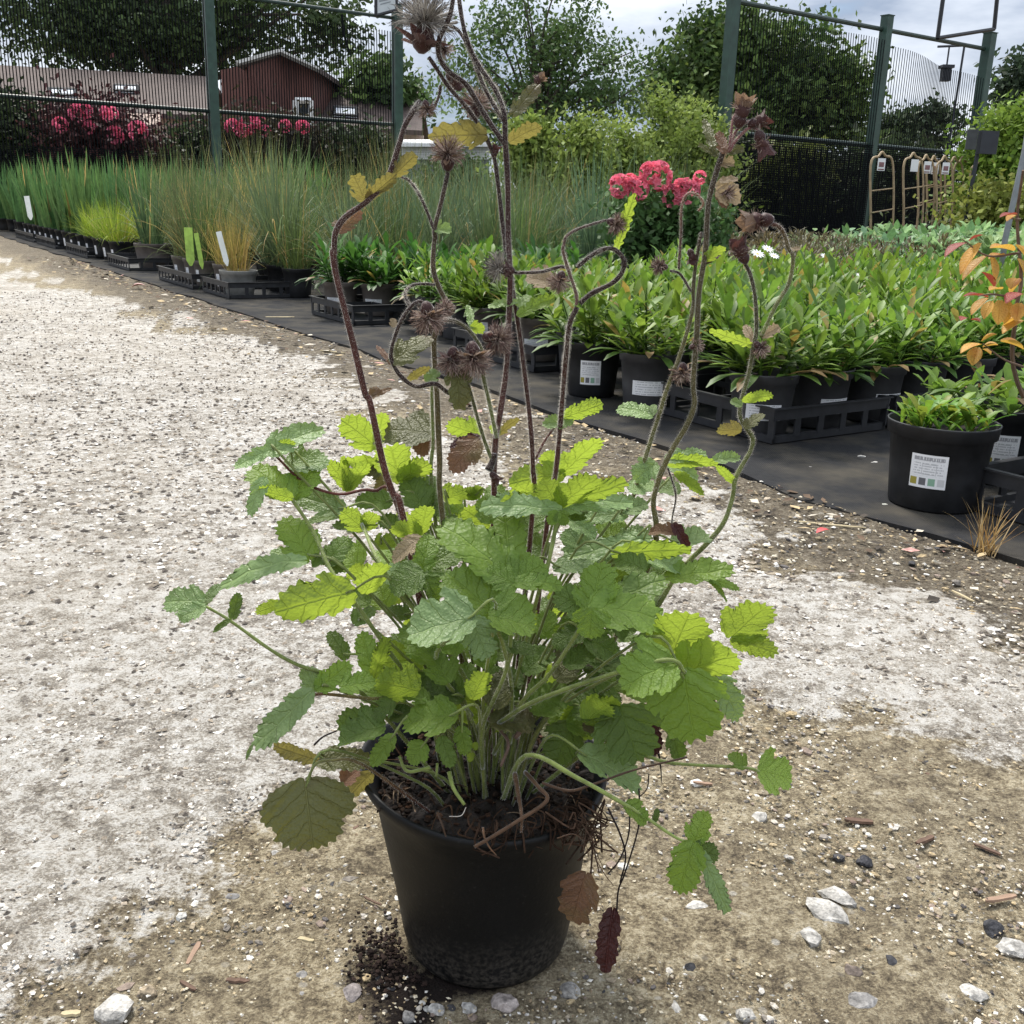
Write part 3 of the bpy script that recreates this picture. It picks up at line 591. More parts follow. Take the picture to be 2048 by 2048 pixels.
potted('potted_grass', 'olive grass in a taupe pot beside the pale grey pot', 'plant', GO[1], P_T, bed(4.9, .09)+ZT, None, 'grasses in pots', L_V, R_(-35), 1., .13)
for k, (s, lb) in enumerate([(5.3, L_V), (5.55, L_V), (5.85, L_V)]):
    potted('potted_grass', ['tall green grass in the taupe pot nearest the green marker', 'tall green grass in the middle pot of the marker tray', 'tall green grass in the far pot of the marker tray'][k], 'plant', GT[k], P_T, bed(s, .07)+ZT, None, 'grasses in pots', lb, R_(-35), .85, .14)
potted('potted_grass', 'blue-green grass in the largest taupe pot near the left', 'plant', GT[3], P_BG, bed(7.15, .15)+ZT, None, 'grasses in pots', L_V, R_(-35), .95, .16)
for k, s in enumerate([8.0, 8.35]): potted('potted_grass', ['low yellow-green sedge in the front row left of the big taupe pot', 'second low yellow-green sedge farther along the front row'][k], 'plant', GY[k], P_B, bed(s, .07)+ZT, None, 'grasses in pots', L_V, R_(-35), 1.15, .14)
ordn = ['first', 'second', 'third', 'fourth', 'fifth', 'sixth', 'seventh', 'eighth', 'ninth', 'tenth', 'eleventh', 'twelfth']
for k in range(12):
    s = 8.75+.42*k; potted('potted_iris' if k > 1 else 'potted_grass', f'{ordn[k]} small labelled pot beyond the yellow sedges on the front row', 'plant', (IR[k % 3] if k > 1 else GY[k]), P_B, bed(s, .07)+ZT, None, 'irises and sedges in the far front row', L_V, R_(-35), 1., .14)
for s in np.arange(3.95, 9.2, .4):
    for t in np.arange(.45, 4.6, .44):
        if s < 4.3 and t > 2.2 and t < 3.2: continue
        bp_ = bed(s, t); 
        if bp_[0]/bp_[1] > .165: continue
        if s > 7.6 and t < .9: mm, lab, gp, cat = GY, 'yellow-green sedge behind the front row of the far pots', 'sedges behind the far front row', 'potted_grass'
        else: mm, lab, gp, cat = GT, 'tall olive-green grass in the packed block behind the trays', 'tall grasses packed in the bed', 'potted_grass'
        potted(cat, lab, 'plant', mm[(int(s*1.3)+rr_.integers(3)) % len(mm)], P_B, bed(s+rr_.normal(0, .05), t+rr_.normal(0, .05))+Z4, None, gp, sc_=rr_.uniform(.68, 1.08))
for s in np.arange(9.2, 17.6, .44):
    for t in np.arange(.15 if s > 13.2 else .6, 3.0, .45):
        potted('potted_iris', 'sword-leaved iris in the packed block at the far left', 'plant', IR[rr_.integers(3)], P_B, bed(s, t+rr_.normal(0, .04))+Z4, None, 'irises packed at the far left', sc_=rr_.uniform(.9, 1.1))
# brownish and pale green plants at the back right
for s in np.arange(3.0, 4.6, .36):
    for t in np.arange(3.4, 5.3, .36):
        potted('potted_heather', 'brownish fine-leaved plant in the drift behind the daisies', 'plant', BR[rr_.integers(2)], P_B, bed(s, t)+Z4, None, 'brownish plants behind the daisies', sc_=1.1)
for s in np.arange(2.2, 4.4, .42):
    for t in np.arange(4.9, 8.4, .42):
        if s < 2.6+.0 and t < 5.2: continue
        potted('potted_hosta', 'pale green broad-leaved plant massed behind the daisies on the right', 'plant', PG[rr_.integers(3)], P_B, bed(s, t)+Z4, None, 'pale broad-leaved plants at back right', sc_=1.)
for s in np.arange(.5, 2.9, .32):
    for t in np.arange(3.35, 5.0, .32):
        potted('potted_daisy', 'bright green daisy at the far right end of the block', 'plant', DA[rr_.integers(5)], P_D, bed(s, t)+Z4, None, 'daisies at the far right of the block', sc_=1.1)
# white daisy blooms
MPET = plain('white_petal', (.8, .8, .78), .6, .08, 20); MYEL = plain('yellow_disc', (.6, .42, .04), .7, .3, 200)
def bloom(p, r0, label):
    e_ = thing('daisy_bloom', label, 'flower', p, 0, 'white daisy blooms'); e_.rotation_euler = (.5, .2, 0)
    mb = MB(); blade(mb, (.15*r0, 0, 0), (1, 0, .15), 0, r0, r0*.32, (1, 1, 1), 3, .3, 'lance'); pm = mb.mesh('petal', MPET, True)
    for k in range(11): obj('petal', pm, e_, (0, 0, 0), k*.571)
    V, Fc = STO[0]; obj('disc', mesh('disc', V*np.array([.25, .25, .12])*r0, Fc, MYEL, True), e_)
    mb = MB(); mb.tube([(0, 0, 0), (0, -.01, -.12)], .002, 5); obj('stalk', mb.mesh('stalk', MST2), e_)
for i, (px, py, Y, s, lab) in enumerate([(1515, 508, 5.2, .034, 'largest white daisy bloom above the green foliage'), (1535, 498, 5.3, .03, 'white daisy bloom touching the largest bloom on its right'), (1548, 512, 5.25, .026, 'smaller white daisy bloom right of the pair'),
        (1650, 513, 5.6, .025, 'tiny white bloom right of the daisy pair'), (1630, 573, 4.6, .02, 'tiny white bloom low in the green foliage'), (1720, 552, 4.8, .02, 'tiny white bloom far right in the green foliage')]):
    bloom(atY(px, py, Y), s, lab)
# marker sticks
def marker(p0, p1, wd, mat, label):
    p0, p1 = np.array(p0), np.array(p1); d = unit(p1-p0); s = unit(np.cross(d, (0, 1, 0))); n_ = np.cross(s, d)*.002; V = []
    for k in (-1, 1):
        for q, f in ((p0, .25), (p0+(p1-p0)*.15, 1), (p1, 1)): V += [q-s*wd/2*f+n_*k, q+s*wd/2*f+n_*k]
    Fc = [(0, 1, 3, 2), (2, 3, 5, 4), (7, 6, 8, 9), (9, 8, 10, 11), (0, 2, 8, 6), (2, 4, 10, 8), (1, 7, 9, 3), (3, 9, 11, 5), (4, 5, 11, 10)]
    o = obj('plant_marker', mesh('plant_marker', V, Fc, mat)); tag(o, label, 'plant marker')
MGM = plain('green_marker', (.32, .5, .08), .5, .25, 30); MWM = plain('white_marker', (.72, .76, .72), .5, .1, 20)
marker(atY(382, 532, 6.95), atY(376, 455, 6.95), .055, MGM, 'lime green plant marker standing in the marker tray')
marker(atY(405, 538, 6.9), atY(392, 466, 6.9), .03, MGM, 'narrow dull green marker leaning beside the lime one')
marker(atY(455, 532, 6.3), atY(437, 463, 6.3), .032, MWM, 'tall white plant marker leaning above the taupe pots')
marker(atY(62, 440, 10.2), atY(53, 392, 10.2), .05, MWM, 'pale marker strip among the irises at far left')
# ---- pots at the right
P_R = (pot_mesh(.116, .093, .185, MBLK, rimh=.03, lip=.008), soil_mesh(.104, .16)); L_R = label_mesh(.116, .093, .185, .055, .128, .075, MLAB, .0016)
pr = np.array([.928, 2.185, .0045])
e_ = thing('potted_daisy', 'low bright green seedling daisy in the large black pot alone on the mat', 'plant', pr, 0, 'bright green daisies in pots')
p_ = obj('pot', P_R[0], e_); obj('label', L_R, p_, rz=R_(-32)); obj('soil', P_R[1], e_)
r = np.random.default_rng(31)
lm = []
for q in range(6):
    mb = MB(); blade(mb, (0, 0, 0), (1, 0, .8+.2*q), 0, .075, .02, np.array((.15, .28, .035))*r.uniform(.8, 1.25)*np.array([r.uniform(.8, 1.5), 1, 1]), 5, .9+.15*q, 'spoon'); lm.append(mb.mesh('leaf', MFOL, True, True))
for c_ in range(15):
    a = c_*2.4; rr0 = .088*math.sqrt((c_+.5)/15); z0 = .162
    for k in range(9):
        o = obj('leaf', lm[r.integers(6)], e_, (rr0*math.cos(a)+r.normal(0, .006), rr0*math.sin(a)+r.normal(0, .006), z0+.004*k), r.random()*6.28); s = r.uniform(.55, 1.05); o.scale = (s, s, s)
potted('potted_daisy', 'bright green daisy in the black pot behind the large lone pot', 'plant', SM[0], P_B, np.array([1.17, 2.42, .0045]), None, 'bright green daisies in pots', L_B, R_(-20), 1.35, .17)
potted('potted_daisy', 'bright green daisy at the right edge behind the lone pot', 'plant', SM[1], P_B, np.array([1.36, 2.6, .0045]), None, 'bright green daisies in pots', None, 0, 1.35, .17)
tray('black tray cut off by the right edge in front of the orange plant', np.array([1.30, 2.03, .0045]), AZ, .5, .40)
P_E = shared_pot(.1, .078, .18, MGRY)
potted('plant_pot', 'empty pale grey pot cut off by the right edge', 'pot', None, P_E, np.array([1.155, 2.06, .016]), None, None, L_S, R_(-30))
# orange shrub leaning in at the right
MOR = leafmat('orange_leaf', (.6, .34, .075), (.8, .48, .08), .42, (.8, .6, .5), .5, .35, 9., .5, (.5, .17, .05)); MRD = leafmat('red_leaf', (.3, .06, .045), (.4, .08, .05), .35, (.8, .7, .7)); MTW = plain('brown_twig', (.13, .08, .05), .8, .3, 50)
e_ = thing('orange_shrub', 'orange and red leaved shrub leaning in at the right edge', 'shrub', (1.30, 2.28, .01))
org = np.array([1.30, 2.28, .01])
mb = MB(); k_ = lambda zx, zy, Y: atY(1700+zx/5.083, 380+zy/5.083, Y)-org
main = spline([(0, 0, 0), k_(1700, 1950, 2.3), k_(1690, 1250, 2.25), k_(1740, 900, 2.25), k_(1700, 300, 2.25), k_(1760, -200, 2.2)], 6); mb.tube(main, np.linspace(.006, .0025, len(main)), 6); obj('stem', mb.mesh('stem', MTW), e_)
for pts in ([(1690, 1100), (1450, 1060), (1300, 1080)], [(1720, 640), (1400, 670), (1140, 500)], [(1760, 1800), (1560, 1720), (1350, 1560)], [(1730, 300), (1640, 290)]):
    mb = MB(); q = spline([k_(x_, y_, 2.22-.01*i) for i, (x_, y_) in enumerate(pts)], 5); mb.tube(q, np.linspace(.003, .0012, len(q)), 5); obj('twig', mb.mesh('twig', MTW), e_)
ORL = [((1330, 540), (1150, 860), 75, 0), ((1390, 670), (1170, 930), 70, 0), ((1420, 660), (1450, 930), 70, 0), ((1660, 620), (1430, 620), 90, 0), ((1560, 660), (1420, 720), 60, 0), ((1180, 540), (985, 700), 70, 1), ((1210, 520), (1350, 470), 50, 1),
       ((1460, 980), (1330, 850), 55, 1), ((1400, 1090), (1160, 1110), 55, 1), ((1400, 1100), (1250, 1280), 60, 0), ((1440, 1130), (1370, 1310), 55, 0), ((1520, 1120), (1500, 1360), 75, 0), ((1600, 1120), (1570, 1350), 60, 0), ((1540, 1010), (1420, 1040), 60, 0),
       ((1640, 1050), (1720, 960), 60, 0), ((1760, 1060), (1600, 1170), 90, 1), ((1769, 1330), (1570, 1480), 85, 0), ((1560, 1390), (1740, 1300), 80, 0), ((1330, 1570), (1140, 1680), 70, 0), ((1300, 1600), (1250, 1780), 70, 0), ((1340, 1540), (1490, 1480), 70, 0),
       ((1350, 1600), (1500, 1590), 70, 0), ((1530, 1540), (1740, 1640), 110, 0), ((1350, 1620), (1420, 1680), 50, 0), ((1700, 700), (1760, 880), 80, 0), ((1680, 560), (1769, 700), 80, 0), ((1690, 250), (1530, 300), 50, 1), ((1690, 260), (1600, 330), 45, 0), ((1190, 1300), (1130, 1340), 50, 1), ((1230, 1320), (1320, 1350), 50, 1), ((1720, 1150), (1690, 1330), 70, 0), ((1700, 900), (1640, 1010), 70, 0)]
for i, (b_, t_, w_, k) in enumerate(ORL):
    p0 = k_(*b_, 2.2+.01*(i % 5)); p1 = k_(*t_, 2.2+.01*(i % 5)-.012); mb = MB(); d = p1-p0; Ln = np.linalg.norm(d); blade(mb, p0, d+np.array([0, 0, .25*Ln]), 0, Ln*1.05, w_/5.083/2048*2.3*2.1, (1, 1, 1), 7, .55, 'lance', .22)
    n_ = len(mb.V[0]); uvv = np.array([(j//3/7, (j % 3-1)*.25) for j in range(n_)]); obj('leaf', mesh('leaf', mb.V[0], mb.F, MRD if k else MOR, True, uv=uvv), e_)
for px_, py_, c_, lab in ((1647, 1078, (.5, .05, .05), 'red fallen petal on the soil by the mat edge'), (1100, 855, (.7, .25, .35), 'pink fallen petal on the soil behind the plant'), (268, 578, (.7, .4, .36), 'pale pink fallen petal near the far trays')):
    mb = MB(); blade(mb, (-.015, 0, 0), (1, .3, .35), 0, .03*(1 if py_ > 700 else 3), .018*(1 if py_ > 700 else 3), (1, 1, 1), 4, .9, 'ovate', .25); tag(obj('fallen_petal', mb.mesh('fallen_petal', plain('petal_'+str(px_), c_, .6, .2, 60), True), None, gnd(px_, py_)+(0, 0, .012)), lab, 'petal')
# dry grass tuft and grey pole, dark panel on a post
r = np.random.default_rng(8); mb = MB(); tp = gnd(1968, 1108)
for i in range(55):
    a = r.random()*6.28; l = abs(r.normal(.2, .45)); ln_ = r.uniform(.05, .13)*(1 if l < .7 else 1.2); c = np.array([(.42, .32, .14), (.32, .21, .08), (.5, .42, .24)][r.integers(3)])*.9
    blade(mb, (r.normal(0, .008), r.normal(0, .008), 0), (math.sin(l)*math.cos(a), math.sin(l)*math.sin(a), math.cos(l)), 0, ln_, .003, c, 5, r.uniform(.1, .9), 'grass')
tag(obj('dry_grass_tuft', mb.mesh('dry_grass_tuft', MGRS, True, True), None, tp), 'dry straw-coloured grass tuft by the mat edge at right', 'grass tuft')
MPOLE = plain('galvanised', (.22, .23, .24), .45, .15, 20, .3); MDKP = plain('dark_panel', (.02, .022, .03), .5, .3, 10)
pb_ = gnd(1990, 640); mb = MB(); mb.tube([pb_+(0, 0, -.01), atY(2010, 480, pb_[1]), atY(2050, 300, pb_[1]+.05), atY(2075, 150, pb_[1]+.1)], .018, 12); tag(obj('metal_pole', mb.mesh('metal_pole', MPOLE, True)), 'slanting grey metal pole at the right edge', 'pole')
# ------------------------------------------------------------------ fences of green posts with windbreak netting
MGP = plain('green_paint', (.026, .06, .042), .5, .3, 8); MNET = plain('black_netting', (.006, .007, .008), .9, .2, 30, spec=.1); MRAIL = plain('dark_rail', (.025, .045, .035), .5, .3, 10)
FL, FLd = np.array([-8.16, 17.06, 0]), unit((3.36, 2.22, 0)); FR, FRd = np.array([3.34, 15.07, 0]), unit((2.81, 1.98, 0))
def fence(name, label, P0, dr, posts, top, low, z_low, z_up, nets, wnet=.0165, hz=None, sp=.043):
    e_ = thing(name, label, 'fence', P0)
    P0 = np.array(P0); s_of = lambda px, py: float(np.dot(atplane(px, py, P0, dr)-P0, dr)); nrm = np.array([dr[1], -dr[0], 0])
    for (px, zt, w_) in posts:
        s = s_of(px, 240); mb = MB(); mb.box(dr*s+(0, 0, zt/2)+nrm*.0, (w_, w_, zt), math.atan2(dr[1], dr[0])); mb.box(dr*s+(0, 0, zt+.004), (w_*1.15, w_*1.15, .012), math.atan2(dr[1], dr[0])); obj('post', mb.mesh('post', MGP), e_)
    s0, s1 = s_of(posts[0][0], 240), s_of(posts[-1][0], 240)
    for z, r_ in ((z_low, .035), (z_up, .032)):
        mb = MB(); mb.tube([dr*s0+(0, 0, z)-nrm*.03, dr*s1+(0, 0, z)-nrm*.03], r_, 8); obj('rail', mb.mesh('rail', MRAIL), e_)
    ss = [s_of(p[0], 240) for p in posts]
    for i in range(len(posts)-1):
        a, b = ss[i]+.05, ss[i+1]-.05; za, zb = nets[i]; mb = MB(); rr = np.random.default_rng(i+5); n = int((b-a)/sp)
        for k in range(n):
            s = a+(k+.5)*sp; f = (s-a)/(b-a); zt = za+(zb-za)*f+.02*math.sin(f*9); lean = .05*math.sin(f*6.28); w_ = wnet
            c = dr*s+nrm*.05+nrm*.04*math.sin(f*7); d = dr*w_/2
            p0, p1 = c, c+dr*lean+(0, 0, zt)
            mid = (p0+p1)/2+nrm*.05*math.sin(f*3.1)
            V = []
            for q in (p0, mid, p1): V += [q-d, q+d, q+d+nrm*.004, q-d+nrm*.004]
            mb.add(V, [(4*u+v, 4*u+(v+1) % 4, 4*u+4+(v+1) % 4, 4*u+4+v) for u in range(2) for v in range(4)])
        o = obj('netting', mb.mesh('netting', MNET), e_); o['kind'] = 'stuff'
        mb = MB()                                             # denser lower skirt: cross threads and a second layer
        for k in range(int((hz or z_low)/.03)):
            z = .02+.03*k; mb.box(dr*(a+b)/2+nrm*.065+(0, 0, z), (b-a, .003, .012), math.atan2(dr[1], dr[0]))
        for k in range(int((b-a)/.034)): mb.box(dr*(a+.034*(k+.5))+nrm*.09+(0, 0, low/2), (.016, .003, low), math.atan2(dr[1], dr[0]))
        o = obj('lower_netting', mb.mesh('lower_netting', MNET), e_); o['kind'] = 'stuff'
    return e_, s_of, nrm
fl, sL, nL = fence('net_fence', 'tall green-posted net fence behind the grasses on the left', FL, FLd, [(-330, 4.05, .13), (428, 4.1, .16), (795, 4.1, .16)], None, 1.0, 2.01, 3.87, [(3.75, 3.75), (3.75, 3.6)], .0165, 1.3, .05)
fr, sR, nR = fence('net_fence', 'tall green-posted net fence standing behind the bed on the right', FR, FRd, [(1448, 3.45, .13), (1750, 3.4, .13), (1955, 3.45, .15)], None, 1.5, 1.62, 3.22, [(3.15, 3.05), (3.0, 2.75)], .0125, None, .05)
# ropes hanging on the left fence, brace brackets
mb = MB(); p = atplane(680, 30, FL, FLd)-FL+nL*.08
mb.tube([p, p+(0.02, 0, -.3), p+(.11, 0, -.58), p+(.12, 0, -.62)], .022, 6); obj('strap', mb.mesh('strap', MNET), fl)
# sign panels on the post tops
MSGN = plain('sign_white', (.55, .58, .58), .5, .08, 5); MFRM = plain('black_frame', (.012, .012, .014), .5, .2, 10); MGYT = plain('sign_grey_print', (.25, .27, .28), .5, .1, 5)
def frame_sign(name, label, P0, dr, pts, panel):
    e_ = thing(name, label, 'sign', P0); q = [atplane(x_, y_, P0, dr)-np.array(P0) for x_, y_ in pts]; n_ = np.array([dr[1], -dr[0], 0])
    for i in range(4):
        mb = MB(); mb.tube([q[i]+n_*.12, q[(i+1) % 4]+n_*.12], .032, 6); obj('frame_bar', mb.mesh('frame_bar', MFRM), e_)
    if panel:
        V = [c+n_*.11 for c in q]+[c+n_*.13 for c in q]; obj('panel', mesh('panel', V, [(3, 2, 1, 0), (4, 5, 6, 7)]+[(i, (i+1) % 4, 4+(i+1) % 4, 4+i) for i in range(4)], MSGN), e_)
        u = (q[1]-q[0]); v_ = (q[3]-q[0]); mb = MB()
        for (f0, f1, g0, g1) in ((.15, .8, .52, .6),(.2, .7, .66, .7)): mb.add([q[0]+u*f0+v_*g0+n_*.135, q[0]+u*f1+v_*g0+n_*.135, q[0]+u*f1+v_*g1+n_*.135, q[0]+u*f0+v_*g1+n_*.135], [(0, 1, 2, 3)])
        obj('print', mb.mesh('print', MGYT), e_)
    return e_
frame_sign('fence_sign', 'white framed sign fixed beside the left fence post top', FL, FLd, [(746, -30), (787, -40), (787, 22), (746, 33)], True)
frame_sign('sign_frame', 'empty tilted dark frame on the right end of the right fence', FR, FRd, [(1872, -2), (1981, -12), (1974, 60), (1861, 78)], False)
# lantern hanging beyond the right net
lp = atY(1891, 150, 19); e_ = thing('hanging_lamp', 'small dark lamp hanging beyond the right net', 'lamp', lp)
mb = MB(); mb.box((0, 0, 0), (.14, .14, .2)); mb.box((0, 0, .13), (.2, .2, .05)); obj('body', mb.mesh('body', MDKP), e_)
mb = MB(); mb.tube([(0, 0, .15), (0, 0, .45)], .015, 5); mb.tube([(-.2, 0, .44), (.25, 0, .47)], .02, 5); obj('bracket', mb.mesh('bracket', MDKP), e_)
mb = MB(); mb.tube([(.25, 0, .47), (.25, .1, -lp[2]+.61)], .02, 5); obj('support', mb.mesh('support', MDKP), e_)
# dark panel on a post at the right
pp = atY(1975, 285, 11.); e_ = thing('dark_panel_post', 'dark square panel on a slim post right of the net fence', 'sign', (pp[0], pp[1], 0))
mb = MB(); mb.box((0, 0, pp[2]), (.2, .06, .22), .25); obj('panel', mb.mesh('panel', MDKP), e_); mb = MB(); mb.box((-.18, -.04, pp[2]+.02), (.1, .05, .19), -.3); obj('side_panel', mb.mesh('side_panel', MDKG), e_)
mb = MB(); mb.tube([(-.1, .05, 0), (-.06, .05, pp[2])], .022, 8); obj('post', mb.mesh('post', MDKP), e_)
# ------------------------------------------------------------------ trees and shrubs
MBARK = plain('bark_grey', (.07, .055, .042), .9, .4, 6, bump=.5)
def cardleaves(mb, C_, s, r, col, n, sig):
    P = C_+r.normal(0, 1, (n, 3))*sig; d = r.normal(0, 1, (n, 3)); d /= np.linalg.norm(d, axis=1)[:, None]; e = np.cross(d, r.normal(0, 1, (n, 3))); e /= np.linalg.norm(e, axis=1)[:, None]
    ln = s*r.uniform(.6, 1.3, (n, 1)); V = np.empty((n, 4, 3)); V[:, 0] = P-d*ln; V[:, 1] = P+e*ln*.55; V[:, 2] = P+d*ln; V[:, 3] = P-e*ln*.55
    c = np.repeat(col*r.uniform(.6, 1.45, (n, 1)), 4, axis=0); k = np.arange(n)*4
    mb.add(V.reshape(-1, 3), np.stack([k, k+1, k+2, k+3], 1).tolist(), c)
MTREE = vcol('tree_leaves', .6, .3, 1., spec=.25, var=.25, scale=3)
def tree(name, label, cat, pos, lobes, nclus, nper, ls, c0, c1, sig, trunk_r=.15, seed=1, group=None, limbs=16, sx=1.):
    r = np.random.default_rng(seed); pos = np.array(pos, float); e_ = thing(name, label, cat, pos, 0, group); mb = MB(); cents = []
    wts = np.array([l[3]*l[4]*l[5] for l in lobes])**.8; wts /= wts.sum()
    for i in range(nclus):
        l = lobes[r.choice(len(lobes), p=wts)]; v_ = unit(r.normal(size=3)); k = r.uniform(.25, 1)**.5
        cp = np.array(l[:3])+v_*k*np.array(l[3:6]); cents.append(cp); t = r.random(); c = (np.array(c0)*(1-t)+np.array(c1)*t)
        cardleaves(mb, cp, ls, r, c, int(nper*r.uniform(.5, 1.5)), sig*r.uniform(.6, 1.4)*np.array([1.15, 1.15, .8]))
    o = obj('crown', mb.mesh('crown', MTREE, False, True), e_)
    ct = np.mean([l[:3] for l in lobes], axis=0); tb = MB(); tt = np.array([ct[0]*.7, ct[1]*.7, ct[2]]); q = spline([(0, 0, -.05), tt*np.array([.35, .35, .45]), tt], 5); tb.tube(q, np.linspace(trunk_r, trunk_r*.45, len(q)), 8)
    obj('trunk', tb.mesh('trunk', MBARK, True), e_)
    for cp in cents[:limbs]:
        st = tt*np.array([.6, .6, r.uniform(.35, .95)]); lb = MB(); q = spline([st, (st+cp)/2+r.normal(0, .1, 3)+(0, 0, .15), cp], 4); lb.tube(q, np.linspace(trunk_r*.35, trunk_r*.07, len(q)), 5, None, False); obj('limb', lb.mesh('limb', MBARK, True), e_)
    return e_
def lob(px, py, Y, wpx, hpx, base, dep=.8):
    p = atY(px, py, Y); s = Y/2048*1.07; return (*(p-np.array(base)), wpx*s/2, wpx*s/2*dep, hpx*s/2)
def base_at(px, Y, py=395):
    p = atY(px, py, Y); return np.array([p[0], p[1], 0])
G1, G2 = (.035, .06, .022), (.075, .115, .038)
b = base_at(330, 36); tree('broadleaf_tree', 'huge dark broadleaf tree towering over the roofs at left', 'tree', b, [lob(100, 20, 36, 220, 200, b), lob(330, -10, 36, 330, 260, b), lob(250, 60, 36, 260, 130, b), lob(400, 70, 36, 150, 160, b), lob(560, 0, 36, 240, 160, b), lob(640, 85, 36, 110, 80, b), lob(200, -150, 38, 400, 200, b)], 270, 110, .11, G1, G2, .46, .45, 3, limbs=30)
b = base_at(745, 30); tree('broadleaf_tree', 'small round tree seen just left of the fence end post', 'tree', b, [lob(750, 170, 30, 90, 90, b), lob(785, 190, 30, 70, 70, b)], 40, 80, .12, (.04, .075, .022), (.09, .14, .04), .3, .12, 4, limbs=8)
b = base_at(1085, 21); tree('birch_tree', 'open leafy tree with sky gaps rising behind the middle', 'tree', b, [lob(1080, 30, 21, 200, 170, b), lob(1040, 130, 21, 230, 160, b), lob(1160, 150, 21, 230, 170, b), lob(1230, 185, 21, 140, 100, b), lob(900, 170, 21, 110, 120, b), lob(1060, 240, 21, 250, 120, b), lob(985, 80, 21, 110, 120, b)], 290, 46, .05, (.05, .10, .03), (.13, .19, .06), .19, .12, 5, limbs=50)
b = base_at(1530, 30); tree('oak_tree', 'dense rounded dark oak partly behind the right net', 'tree', b, [lob(1420, 150, 30, 200, 190, b), lob(1540, 140, 30, 260, 200, b), lob(1620, 190, 30, 200, 160, b), lob(1480, 230, 30, 330, 120, b), lob(1660, 250, 30, 130, 80, b), lob(1370, 200, 30, 110, 120, b)], 330, 120, .095, (.035, .07, .02), (.12, .18, .045), .28, .35, 6, limbs=14)
b = base_at(1830, 40); tree('broadleaf_tree', 'low distant trees seen through the far right net panel', 'tree', b, [lob(1800, 265, 40, 90, 60, b), lob(1870, 255, 40, 110, 70, b), lob(1905, 238, 40, 50, 50, b)], 50, 60, .12, (.03, .05, .025), (.06, .09, .04), .25, .2, 7, limbs=6)
b = base_at(2040, 34); tree('conifer_tree', 'dark sparse conifer top at the right edge', 'tree', b, [lob(2040, 190, 34, 70, 90, b), lob(2055, 140, 34, 50, 80, b)], 45, 60, .12, (.03, .05, .028), (.05, .08, .04), .3, .15, 8, limbs=10)
Y1, Y2 = (.13, .19, .035), (.28, .35, .08)
for i, (px, top_, bot, wd_, Y, lab) in enumerate([(1060, 235, 345, 58, 13, 'yellow-green slender shrub left of the fresh green bushes'), (1165, 235, 350, 42, 12.5, 'narrow yellow-green shrub standing alone in the middle'), (1240, 235, 400, 80, 14, 'bright yellow-green bush left of the oak'), (1330, 185, 400, 125, 14.5, 'broad bright yellow-green bush below the oak'), (1400, 220, 400, 110, 14, 'bright bush against the right fence post'), (1120, 345, 400, 100, 15, 'low dull green bush in the gap between the fences'), (900, 320, 400, 130, 16, 'dark low hedge bush left of the middle gap')]):
    b = base_at(px, Y); h_ = bot-top_
    tree('bush', lab, 'bush', b, [lob(px, top_+h_*.3, Y, wd_*.75, h_*.55, b), lob(px-wd_*.2, top_+h_*.65, Y, wd_*.7, h_*.6, b), lob(px+wd_*.22, top_+h_*.6, Y, wd_*.7, h_*.6, b), lob(px, bot, Y, wd_, h_*.6, b)], int(40+wd_*.5), 85, .035, Y1 if i < 5 else (.05, .08, .03), Y2 if i < 5 else (.1, .14, .05), .12, .04, 20+i, 'bushes between the fences', limbs=5)
b = base_at(2040, 13); tree('hedge', 'tall clipped bright green hedge at the right edge', 'hedge', b, [lob(2030, 290, 13, 130, 130, b), lob(2060, 370, 13, 230, 200, b), lob(2020, 420, 13, 170, 150, b)], 200, 110, .04, (.11, .19, .025), (.2, .29, .045), .13, .06, 30, limbs=4)
b = base_at(1990, 11); tree('bush', 'loose yellow-green bush below the dark square panel', 'bush', b, [lob(1990, 425, 11, 130, 90, b), lob(2035, 440, 11, 110, 80, b)], 60, 80, .035, (.13, .16, .03), (.26, .28, .06), .12, .03, 31, 'bushes between the fences', limbs=6)
# dark shrubs behind the nets
for i, (px, py, wd_, h_, Y, lab) in enumerate([(1520, 400, 190, 190, 17.5, 'dark shrub behind the lower right net, next to the left post'), (1640, 410, 190, 170, 18, 'dark shrub in the middle behind the lower right net'), (1780, 370, 230, 140, 19, 'dark shrub behind the far panel of the right net'),
        (30, 275, 130, 130, 20, 'dark shrub behind the left net at the picture edge'), (410, 310, 120, 100, 21.5, 'dark shrub behind the left net beside the tall post'), (690, 310, 200, 80, 22.6, 'dark shrub behind the left net near its right end'), (200, 320, 300, 70, 20.4, 'low dark shrub under the left rhododendron')]):
    b = base_at(px, Y); tree('dark_shrub', lab, 'shrub', b, [lob(px, py, Y, wd_, h_, b), lob(px, py+h_*.4, Y, wd_, h_*.7, b)], 90, 90, .07, (.025, .04, .016), (.055, .08, .03), .22, .05, 40+i, 'dark shrubs behind the nets', limbs=4)
for i, (px, lab) in enumerate([(1535, 'slim yellow-green shrub seen through the lower right net'), (1610, 'second slim yellow-green shrub behind the lower right net')]):
    b = base_at(px, 16.4); tree('bush', lab, 'bush', b, [lob(px, 360, 16.4, 40, 130, b)], 22, 60, .06, (.12, .15, .04), (.2, .23, .06), .12, .03, 50+i, None, limbs=3)
